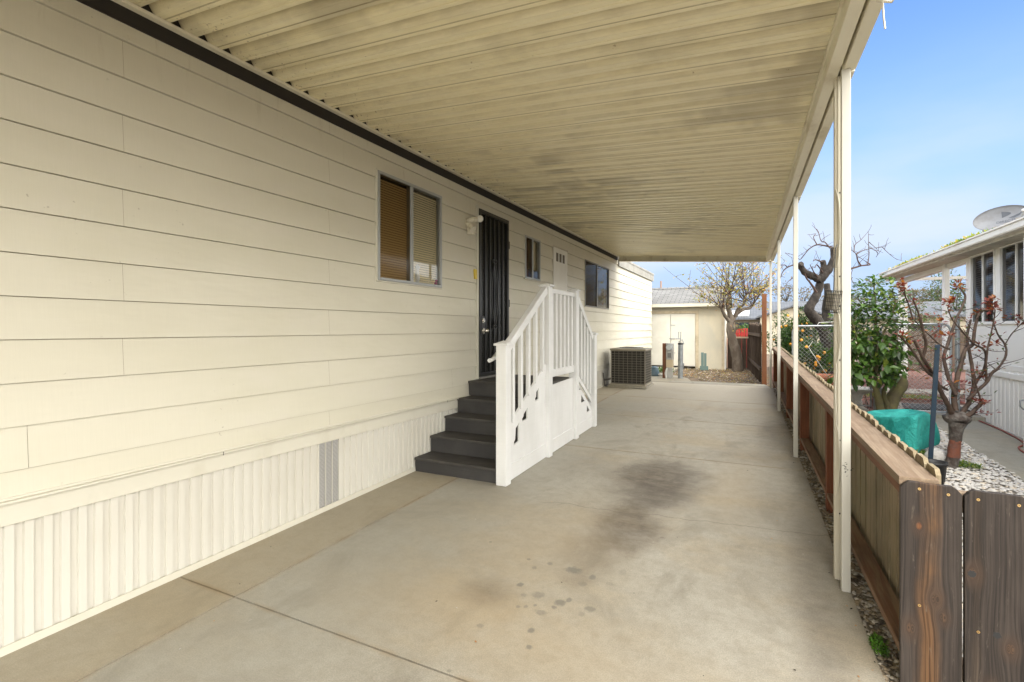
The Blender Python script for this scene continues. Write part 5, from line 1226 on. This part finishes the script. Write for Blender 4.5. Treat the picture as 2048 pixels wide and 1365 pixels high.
for u, v, rx_, rz_, n in blobs:
    c = at(u, v, 7.3)
    for _ in range(int(n*(1.7 if v < 665 else 1.15))):
        while 1:
            o = Vector((rl.uniform(-1,1), rl.uniform(-1,1), rl.uniform(-1,1)))
            if .25 < o.length < 1: break
        p = c + Vector((o.x*rx_, o.y*.38, o.z*rz_)); out = Vector((o.x, o.y, o.z*.4))
        big = v > 660; L = rl.uniform(.10,.17) if big else rl.uniform(.065,.11)
        d = (out*.6 + Vector((rl.uniform(-.7,.7), rl.uniform(-.7,.7), rl.uniform(-.9,.15) if big else rl.uniform(-.3,.6)))).normalized()
        m.leaf(p, d, Vector((rl.uniform(-.5,.5), rl.uniform(-.6,.3), 1)), L, L*rl.uniform(.45,.62), rl.choices([0,1,2,3],[.38,.36,.18,.08])[0])
    for _ in range(max(3, n//14)):
        P = min((q for S2 in S_ for q in S2), key=lambda q: (q-c).length + rl.uniform(0,.15)); e = c + Vector((rl.uniform(-1,1)*rx_*.8, rl.uniform(-.3,.3), rl.uniform(-.8,.9)*rz_))
        tw.tube([P, P.lerp(e,.5)+Vector((0,0,.03)), e], [.007,.005,.003], 5)
tw.build('branches', BARKG, lt); m.build('crown', LG, lt)
# --- old pruned tree behind the gate
OB = at(1658, 760, 12.9); OB.z = G - .06
ot = thing('pollarded_tree', OB, 'old dark pollarded fruit tree with bare twigs behind the chain link gate', 'tree')
m = MB(); oT = []
oT.append(path([(1662,765),(1660,730),(1657,700),(1652,672),(1640,650),(1625,632),(1618,618),(1628,600),(1637,580),(1640,565),(1637,555)], 12.9, 12.6, .17, .075, m, 11, 14, .12))
oT.append(path([(1640,560),(1625,553),(1610,545),(1601,532),(1604,528)], 12.6, 12.3, .10, .06, m, 12, 10, .15))
oT.append(path([(1637,562),(1650,550),(1660,535),(1667,515),(1665,495)], 12.6, 12.4, .11, .055, m, 13, 10, .15))
oT.append(path([(1640,562),(1645,548),(1647,532),(1645,522)], 12.6, 12.5, .08, .06, m, 14, 10, .15))
oT.append(path([(1662,730),(1658,690),(1655,655),(1652,620),(1655,590),(1653,568)], 13.0, 13.2, .13, .07, m, 15, 10, .12))
oT.append(path([(1664,720),(1668,680),(1672,640),(1676,600)], 12.9, 12.8, .10, .05, m, 16, 10, .1))
m.build('trunk', BARKD, ot)
m = MB(); ro = random.Random(41)
tw_paths = [([(1633,585),(1622,568),(1612,555),(1608,540)],.03,.012), ([(1636,556),(1628,545),(1620,530)],.02,.008), ([(1645,545),(1634,530),(1630,536)],.02,.008),
 ([(1665,495),(1650,492),(1634,490),(1620,497),(1610,508),(1600,520)],.025,.006), ([(1634,490),(1627,475),(1632,468)],.014,.005), ([(1660,497),(1650,485),(1642,482),(1637,465),(1633,458)],.018,.005),
 ([(1672,530),(1690,540),(1705,537),(1722,532),(1740,530),(1735,526)],.035,.012), ([(1722,532),(1715,520),(1712,508),(1702,500)],.02,.006), ([(1712,510),(1725,502),(1745,497),(1765,495)],.014,.004),
 ([(1735,530),(1738,510),(1737,490),(1737,465)],.014,.004), ([(1708,505),(1710,490),(1722,480),(1738,462)],.012,.004), ([(1765,495),(1775,505),(1790,517),(1805,522)],.008,.003), ([(1737,495),(1755,505),(1752,515)],.008,.004),
 ([(1601,532),(1590,530),(1575,535),(1565,545),(1560,560)],.025,.006), ([(1575,535),(1568,530),(1560,540)],.014,.004), ([(1645,525),(1632,520),(1626,523)],.02,.007), ([(1738,485),(1750,495),(1757,503)],.008,.003),
 ([(1705,540),(1702,555),(1710,570),(1725,585)],.008,.003), ([(1705,555),(1690,575),(1680,568)],.008,.003), ([(1600,520),(1585,510),(1570,506)],.008,.003), ([(1588,555),(1575,565),(1572,580)],.01,.003)]
tP = []
for i, (px, r0, r1) in enumerate(tw_paths):
    d0 = 12.5 + ro.uniform(-.5,.5); tP.append(path(px, 12.5, d0, r0, r1, m, 50+i, 6, .1))
for P in tP:
    for k in range(2, len(P), 3):
        limb(m, P[k], (ro.uniform(-1,1), ro.uniform(-1,1), ro.uniform(-.2,1.2)), ro.uniform(.08,.35), .006, .003, 4, .2, ro, 0, 4)
m.build('bare_twigs', TWIG, ot)
# --- yellowing tree beside the shed
YB = at(1468, 740, 15.3); YB.z = G - .06
yt = thing('autumn_tree', YB, 'small tree with sparse yellow and orange leaves in front of the shed corner', 'tree')
m = MB(); yT = []
yT.append(path([(1476,742),(1474,715),(1468,690),(1462,668),(1460,650),(1463,640)], 15.3, 15.2, .17, .085, m, 21, 12, .08))
yT.append(path([(1463,642),(1460,628),(1455,612),(1458,595),(1462,580)], 15.2, 15.1, .09, .035, m, 22, 8, .12))
yT.append(path([(1462,645),(1470,632),(1485,620),(1500,616),(1508,605)], 15.2, 15.5, .08, .03, m, 23, 8, .12))
yT.append(path([(1460,645),(1450,632),(1445,622),(1440,610)], 15.2, 14.9, .06, .03, m, 24, 8, .12))
yT.append(path([(1470,632),(1476,618),(1488,608),(1492,590)], 15.2, 15.0, .05, .03, m, 25, 8, .12))
yT.append(path([(1463,672),(1470,660),(1474,652)], 15.2, 15.1, .05, .04, m, 26, 8, .12))
m.build('trunk', BARK, yt)
m = MB(); lf = MB(); ry_ = random.Random(51); starts = [P[-1] for P in yT[1:5]] + [P[-4] for P in yT[1:5]]
for i in range(88):
    s0_ = ry_.choice(starts); d = Vector((ry_.uniform(-.62,.62), ry_.uniform(-.5,.5), ry_.uniform(.35,1.0))) if i % 3 else Vector((ry_.uniform(-1,1), ry_.uniform(-.6,.6), ry_.uniform(.05,.45)))
    L = ry_.uniform(1.0, 2.3) if i % 3 else ry_.uniform(.7, 1.25)
    P, dd = limb(m, s0_, d, L, .010, .003, 9, .10, ry_, 0, 5, .02)
    for q in P[3:]:
        if ry_.random() < .5:
            P2, _ = limb(m, q, (ry_.uniform(-1,1), ry_.uniform(-1,1), ry_.uniform(-.1,1)), ry_.uniform(.15,.4), .005, .003, 3, .2, ry_, 0, 4)
        else: P2 = [q]
        for p in P2:
            for _ in range(ry_.choice([0,1,2,2])):
                dv = Vector((ry_.uniform(-1,1), ry_.uniform(-1,1), ry_.uniform(-1,.4))); Lf = ry_.uniform(.05,.095)
                lf.leaf4(p + dv*.02, dv, (ry_.uniform(-1,1), ry_.uniform(-1,1), ry_.uniform(0,1)), Lf, Lf*.5, ry_.choices([0,1,2,3],[.30,.30,.14,.26])[0])
for (u, v) in ((1405,590),(1422,600),(1430,605),(1453,605),(1480,598),(1515,608),(1528,612),(1470,655),(1535,568),(1450,580),(1500,578),(1400,595)):
    c = at(u, v, 15.1)
    for _ in range(26):
        o = Vector((ry_.gauss(0,.09), ry_.gauss(0,.1), ry_.gauss(0,.08))); lf.leaf4(c+o, (ry_.uniform(-1,1), ry_.uniform(-1,1), ry_.uniform(-1,.3)), (0,0,1), .085, .045, ry_.choices([0,1,2,3],[.4,.25,.25,.1])[0])
m.build('branches', TWIG, yt); lf.build('crown', LY, yt)
# --- leafy masses
def bush(name, c, r, n, L, mats, label, cat, fruit=0, seed=0, trunk=True, wts=None, clump=9):
    t = thing(name, (c[0], c[1], c[2]-r[2]), label, cat); m = MB(); rg = random.Random(seed); cl = []
    for i in range(clump):
        while 1:
            o = Vector((rg.uniform(-1,1), rg.uniform(-1,1), rg.uniform(-1,1)))
            if o.length < 1: break
        cl.append((Vector((c[0]+o.x*r[0]*.72, c[1]+o.y*r[1]*.72, c[2]+o.z*r[2]*.72)), rg.uniform(.28,.45)))
    for i in range(n):
        cc, s = rg.choice(cl); o = Vector((rg.gauss(0,1), rg.gauss(0,1), rg.gauss(0,1))).normalized()*(rg.random()**.35)
        p = cc + Vector((o.x*r[0]*s, o.y*r[1]*s, o.z*r[2]*s)); d = o + Vector((rg.uniform(-.6,.6), rg.uniform(-.6,.6), rg.uniform(-.5,.5)))
        m.leaf4(p, d, (rg.uniform(-.6,.6), rg.uniform(-.6,.6), 1), L*rg.uniform(.6,1.3), L*rg.uniform(.35,.6), rg.choices(range(len(mats)), wts)[0] if wts else rg.randrange(len(mats)))
    m.build('crown', mats, t)
    m = MB(); b = Vector((c[0], c[1], G-.05))
    m.tube([b, (c[0]+.05, c[1], c[2]-r[2]*.3)], [max(.03, r[0]*.06), max(.02, r[0]*.03)], 8)
    for cc, s in cl: m.tube([(c[0]+.03, c[1], c[2]-r[2]*.4), Vector((c[0],c[1],c[2])).lerp(cc,.6)+Vector((0,0,-.05)), cc], [max(.02, r[0]*.03), .015, .008], 5)
    m.build('trunk', BARKD, t)
    if fruit:
        m = MB()
        for i in range(fruit):
            cc, s = rg.choice(cl); o = Vector((rg.gauss(0,1), -abs(rg.gauss(0,1)), rg.gauss(0,1))).normalized(); m.ball(cc + Vector((o.x*r[0]*s, o.y*r[1]*s, o.z*r[2]*s)), .038, n=8, m=6)
        m.build('fruit', FRUIT, t)
c = at(1592, 690, 13.6); bush('citrus_bush', (c.x+.1,c.y,1.15), (.72,.6,.95), 5200, .085, LO, 'rounded citrus bush with small orange fruit behind the first gate leaf', 'bush', 34, 61, clump=16)
c = at(1632, 715, 12.2); bush('citrus_bush', (c.x,c.y,.78), (.55,.45,.55), 2600, .075, LO, 'lower citrus bush full of orange fruit in front of the pollarded tree', 'bush', 26, 62, clump=12)
c = at(1560, 680, 16.0); bush('green_bush', (c.x+.1,c.y,1.2), (.6,.6,.9), 2600, .09, LO, 'dark green bush just past the orange brown post', 'bush', 6, 63, clump=12)
c = at(1494, 655, 19.6); bush('green_bush', (c.x,c.y,1.25), (.65,.4,.55), 1800, .10, [LO[1], LO[0]], 'light green bush behind the red slat fence', 'bush', 0, 64, clump=9)
c = at(1690, 635, 9.9+1.6); bush('green_bush', (c.x+.05,c.y,1.45), (.42,.4,.42), 1500, .07, LO, 'dark shrub filling in behind the broadleaf tree', 'bush', 0, 65, clump=9)
# small bare saplings / reddish stems in the gravel
sp = at(1738, 800, 8.3); m = MB(); r9 = random.Random(8)
for i in range(16): limb(m, (sp.x+r9.uniform(-.12,.12), sp.y+r9.uniform(-.1,.1), gz(sp.y)-.02), (r9.uniform(-.25,.25), r9.uniform(-.2,.2), 1), r9.uniform(.25,.55), .006, .003, 5, .15, r9, 0, 5)
for i in range(50): m.leaf4((sp.x+r9.uniform(-.15,.15), sp.y+r9.uniform(-.1,.1), gz(sp.y)+r9.uniform(.1,.5)), (r9.uniform(-1,1), r9.uniform(-1,1), .3), (0,0,1), .05, .03, 1)
m.build('dry_stems', [TWIG, LR[1]], label='cluster of dry reddish stems beside the stone bird bath', cat='plant')
# distance: houses and trees
def far_tree(u, v, d, r, n, mats, label, seed, h=None):
    c = at(u, v, d); bush('distant_tree', (c.x, c.y, c.z), r, n, d*.0055, mats, label, 'tree', 0, seed, clump=12)
far_tree(1690, 575+30, 34, (1.6,1.2,1.3), 1500, [LB[2],LB[0]], 'greyish leafless tree far behind the broadleaf tree', 71)
far_tree(1850, 612, 40, (2.6,2,1.5), 2400, LB, 'brown grey distant tree seen through the neighbouring porch', 72)
far_tree(1885, 600, 32, (1.5,1.2,2.0), 1100, [LB[0],LO[0]], 'thin olive tree between the porch posts', 73)
far_tree(1910, 610, 26, (.9,.9,1.6), 1000, [LO[0],LB[0]], 'slender green tree beside the porch post', 74)
far_tree(1830, 640, 22, (1.2,.8,.9), 1400, [LB[0],LO[0],LB[1]], 'low olive scrub above the brown far fence', 75)
far_tree(1770, 615, 30, (1.5,1.0,1.0), 1500, [LB[0],LB[1],LO[2]], 'dull olive tree far behind the broadleaf tree, lower than the grey one', 78)
far_tree(1605, 600, 45, (2.4,1.6,1.8), 500, [LB[1],LB[2]], 'pale bare tree far behind the slate roofed house', 76)
far_tree(1572, 590, 42, (1.2,1,1.8), 260, [LB[1],LB[2]], 'faint leafless sapling above the slate roof', 77)
# slate roofed house far behind
hs = thing('slate_house', (2.5, 31, G), 'low beige house with slate grey roofs far behind the yards', 'house')
def pxx(u, d): q = at(u, 658, d); return q.x, q.y
x0, y0_ = pxx(1468, 26); x1, y1_ = pxx(1560, 26)
yy = y0_
m = MB(); m.box(-3.2, 6.0, 31, 38, G-.1, 2.1); m.box(.05, 3.05, 29, 30.9, G-.1, 2.08); m.prism([(.05,2.08),(3.05,2.08),(1.56,2.60)], 1, 29.0, 29.1); m.build('wall', STUCCO, hs)
m = MB(); P = [(-3.6,30.4,2.0),(6.4,30.4,2.0),(6.4,34.5,3.05),(-3.6,34.5,3.05)]; m.hexa(P+[(a,b,c+.10) for a,b,c in P]); m.build('roof', SHING2, hs)
m = MB()
for a, b in ((-.12,1.56),(1.56,3.24)):
    za, zb = (2.05,2.62) if a < 1 else (2.62,2.05); P = [(a,28.7,za),(b,28.7,zb),(b,33.0,zb),(a,33.0,za)]; m.hexa(P+[(p,q,r+.08) for p,q,r in P])
m.build('roof', SHING2, hs)
m = MB(); m.hexa([(-1.4,30.6,2.20),(-.5,30.6,2.20),(-.5,31.8,2.50),(-1.4,31.8,2.50),(-1.4,30.6,2.26),(-.5,30.6,2.26),(-.5,31.8,2.56),(-1.4,31.8,2.56)]); m.build('skylight', SNOWW, hs)
m = MB(); m.box(-1.2, .0, 30.97, 30.99, 1.0, 1.85); m.build('window', BLUEG, hs)
h2 = thing('grey_roof_house', (9, 34, G), 'grey roofed house far behind the neighbouring porch', 'house')
m = MB(); m.box(6.8, 17, 33, 40, G-.1, 2.2); m.build('wall', STUCCO, h2)
m = MB(); P = [(6.2,32.5,2.1),(17.5,32.5,2.1),(17.5,36.5,2.95),(6.2,36.5,2.95)]; m.hexa(P+[(a,b,c+.12) for a,b,c in P]); m.build('roof', SHING2, h2)
m = MB()
for k in range(4): m.box(7.5+k*2.4, 8.5+k*2.4, 32.97, 32.99, .9, 1.8)
m.build('window', BLUEG, h2)
# things behind the camera that the sky light and the window glass see
m = MB(); m.box(-40, 40, -40.2, -40, -1, 3.2); m.build('street_hedge', LO[0], label='clipped green hedge along the far side of the street', cat='hedge')
sheet('street', -60, 60, -22, -9, -.01, simple('asphalt', (.07,.07,.07), .9), 6)
# a little debris on the concrete
m = MB(); rd = random.Random(77)
for i in range(130):
    x = rd.uniform(-3.0, .4); y = rd.uniform(1.3, 11.5) ; a = rd.uniform(0, 2*PI)
    if -3.1 < x < -2.0 and 4 < y < 7: continue
    m.leaf4((x, y, gz(y)+.003), (math.cos(a), math.sin(a), .1), (0,0,1), rd.uniform(.006,.022), rd.uniform(.003,.009), rd.choice([0,1,2]))
for i in range(60):
    y = rd.uniform(1.3, 11); x = exl(y) - abs(rd.gauss(0,.05)); a = rd.uniform(0, 2*PI); m.leaf4((x, y, gz(y)+.003), (math.cos(a), math.sin(a), .2), (0,0,1), rd.uniform(.008,.025), rd.uniform(.005,.012), rd.choice([0,1]))
m.build('debris', [BARKD, LY[2], STONES[1]], label='tiny leaf bits and grit scattered over the driveway', cat='debris', kind='stuff')

# ================================================================= light
FILL_BANK = 26.0
SUN_AZ, SUN_EL = 168.0, 50.0      # azimuth clockwise from +Y
w = bpy.data.worlds.new('World'); S.world = w; w.use_nodes = True; nt = w.node_tree; bg = nt.nodes['Background']
sk = nt.nodes.new('ShaderNodeTexSky'); sk.sky_type = 'NISHITA'; sk.sun_disc = False; sk.sun_elevation = math.radians(SUN_EL); sk.sun_rotation = math.radians(SUN_AZ)
sk.air_density = 1.0; sk.dust_density = 1.0; sk.ozone_density = 2.0; sk.altitude = 0
tc = nt.nodes.new('ShaderNodeTexCoord'); mp = nt.nodes.new('ShaderNodeMapping'); mp.inputs['Scale'].default_value = (1,1,3.0); mp.inputs['Location'].default_value = (3.1,1.7,.4)
nz = nt.nodes.new('ShaderNodeTexNoise'); nz.inputs['Scale'].default_value = 1.6; nz.inputs['Detail'].default_value = 6; nz.inputs['Roughness'].default_value = .5
nt.links.new(tc.outputs['Generated'], mp.inputs[0]); nt.links.new(mp.outputs[0], nz.inputs['Vector'])
mr = nt.nodes.new('ShaderNodeMapRange'); mr.interpolation_type = 'SMOOTHSTEP'; mr.inputs[1].default_value = .42; mr.inputs[2].default_value = .64; mr.inputs[3].default_value = 0; mr.inputs[4].default_value = .85
nt.links.new(nz.outputs[0], mr.inputs[0])
sx = nt.nodes.new('ShaderNodeSeparateXYZ'); nt.links.new(tc.outputs['Generated'], sx.inputs[0])
low = nt.nodes.new('ShaderNodeMapRange'); low.interpolation_type = 'SMOOTHSTEP'; low.inputs[1].default_value = .46; low.inputs[2].default_value = .0; nt.links.new(sx.outputs[2], low.inputs[0])
mu = nt.nodes.new('ShaderNodeMath'); mu.operation = 'MULTIPLY'; nt.links.new(mr.outputs[0], mu.inputs[0]); nt.links.new(low.outputs[0], mu.inputs[1])
mx = nt.nodes.new('ShaderNodeMix'); mx.data_type = 'RGBA'; mx.inputs[7].default_value = (2.85,2.98,3.15,1)
tint = nt.nodes.new('ShaderNodeMix'); tint.data_type = 'RGBA'; tint.blend_type = 'MULTIPLY'; tint.inputs[0].default_value = 1; tint.inputs[7].default_value = (.64,.79,1.03,1)
nt.links.new(sk.outputs[0], tint.inputs[6]); nt.links.new(mu.outputs[0], mx.inputs[0]); 
hz = nt.nodes.new('ShaderNodeMix'); hz.data_type = 'RGBA'; hz.inputs[7].default_value = (1.70,2.18,3.0,1)
lw = nt.nodes.new('ShaderNodeMapRange'); lw.interpolation_type = 'SMOOTHSTEP'; lw.inputs[1].default_value = .50; lw.inputs[2].default_value = .03; lw.inputs[4].default_value = .95; nt.links.new(sx.outputs[2], lw.inputs[0])
nt.links.new(lw.outputs[0], hz.inputs[0]); nt.links.new(tint.outputs[2], hz.inputs[6]); nt.links.new(hz.outputs[2], mx.inputs[6])
# unseen bright cloud bank added in the south east to light the carport
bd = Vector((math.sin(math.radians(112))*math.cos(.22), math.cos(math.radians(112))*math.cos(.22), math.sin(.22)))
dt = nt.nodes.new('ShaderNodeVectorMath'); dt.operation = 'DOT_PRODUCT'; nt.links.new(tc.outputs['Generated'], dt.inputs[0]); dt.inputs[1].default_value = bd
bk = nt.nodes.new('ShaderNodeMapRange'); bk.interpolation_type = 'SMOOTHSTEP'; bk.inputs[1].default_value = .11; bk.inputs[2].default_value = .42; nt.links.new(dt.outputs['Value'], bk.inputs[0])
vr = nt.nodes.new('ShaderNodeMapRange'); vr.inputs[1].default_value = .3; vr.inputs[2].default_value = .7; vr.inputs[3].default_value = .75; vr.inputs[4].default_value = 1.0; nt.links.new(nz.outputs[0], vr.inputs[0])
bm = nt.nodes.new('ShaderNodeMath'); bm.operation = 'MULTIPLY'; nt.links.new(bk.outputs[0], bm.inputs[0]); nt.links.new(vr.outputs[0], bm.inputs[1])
m2 = nt.nodes.new('ShaderNodeMix'); m2.data_type = 'RGBA'; m2.inputs[7].default_value = (FILL_BANK*1.0, FILL_BANK*.97, FILL_BANK*.90, 1)
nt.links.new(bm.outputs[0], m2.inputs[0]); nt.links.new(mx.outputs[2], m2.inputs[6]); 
d2v = Vector((math.sin(math.radians(215))*math.cos(.3), math.cos(math.radians(215))*math.cos(.3), math.sin(.3)))  # weaker unseen bank added in the south west to brighten the white home
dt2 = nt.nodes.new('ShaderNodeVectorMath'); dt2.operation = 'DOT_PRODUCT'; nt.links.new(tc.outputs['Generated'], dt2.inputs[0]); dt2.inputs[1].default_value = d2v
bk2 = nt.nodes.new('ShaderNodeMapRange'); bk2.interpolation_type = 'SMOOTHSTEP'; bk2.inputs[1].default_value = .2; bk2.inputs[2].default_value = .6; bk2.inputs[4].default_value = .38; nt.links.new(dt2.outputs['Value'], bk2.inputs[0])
m3 = nt.nodes.new('ShaderNodeMix'); m3.data_type = 'RGBA'; m3.inputs[7].default_value = (FILL_BANK*.9, FILL_BANK*.9, FILL_BANK*.88, 1)
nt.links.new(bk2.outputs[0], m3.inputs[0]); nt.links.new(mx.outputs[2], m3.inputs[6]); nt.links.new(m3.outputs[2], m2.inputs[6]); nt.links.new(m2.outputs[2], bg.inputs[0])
bg.inputs[1].default_value = .10
sl = bpy.data.lights.new('sun', 'SUN'); sl.energy = .5; sl.angle = math.radians(14); sl.color = (1,.95,.86)
so = bpy.data.objects.new('sun', sl); COL.objects.link(so)
az, el = math.radians(SUN_AZ), math.radians(SUN_EL)
dv = Vector((math.sin(az)*math.cos(el), math.cos(az)*math.cos(el), math.sin(el)))
so.rotation_euler = (-dv).to_track_quat('-Z', 'Y').to_euler()
S.view_settings.view_transform = 'Standard'; S.view_settings.look = 'None'; S.view_settings.exposure = 1.68; S.view_settings.gamma = 1
S.cycles.max_bounces = 10; S.cycles.diffuse_bounces = 6; S.cycles.transparent_max_bounces = 12
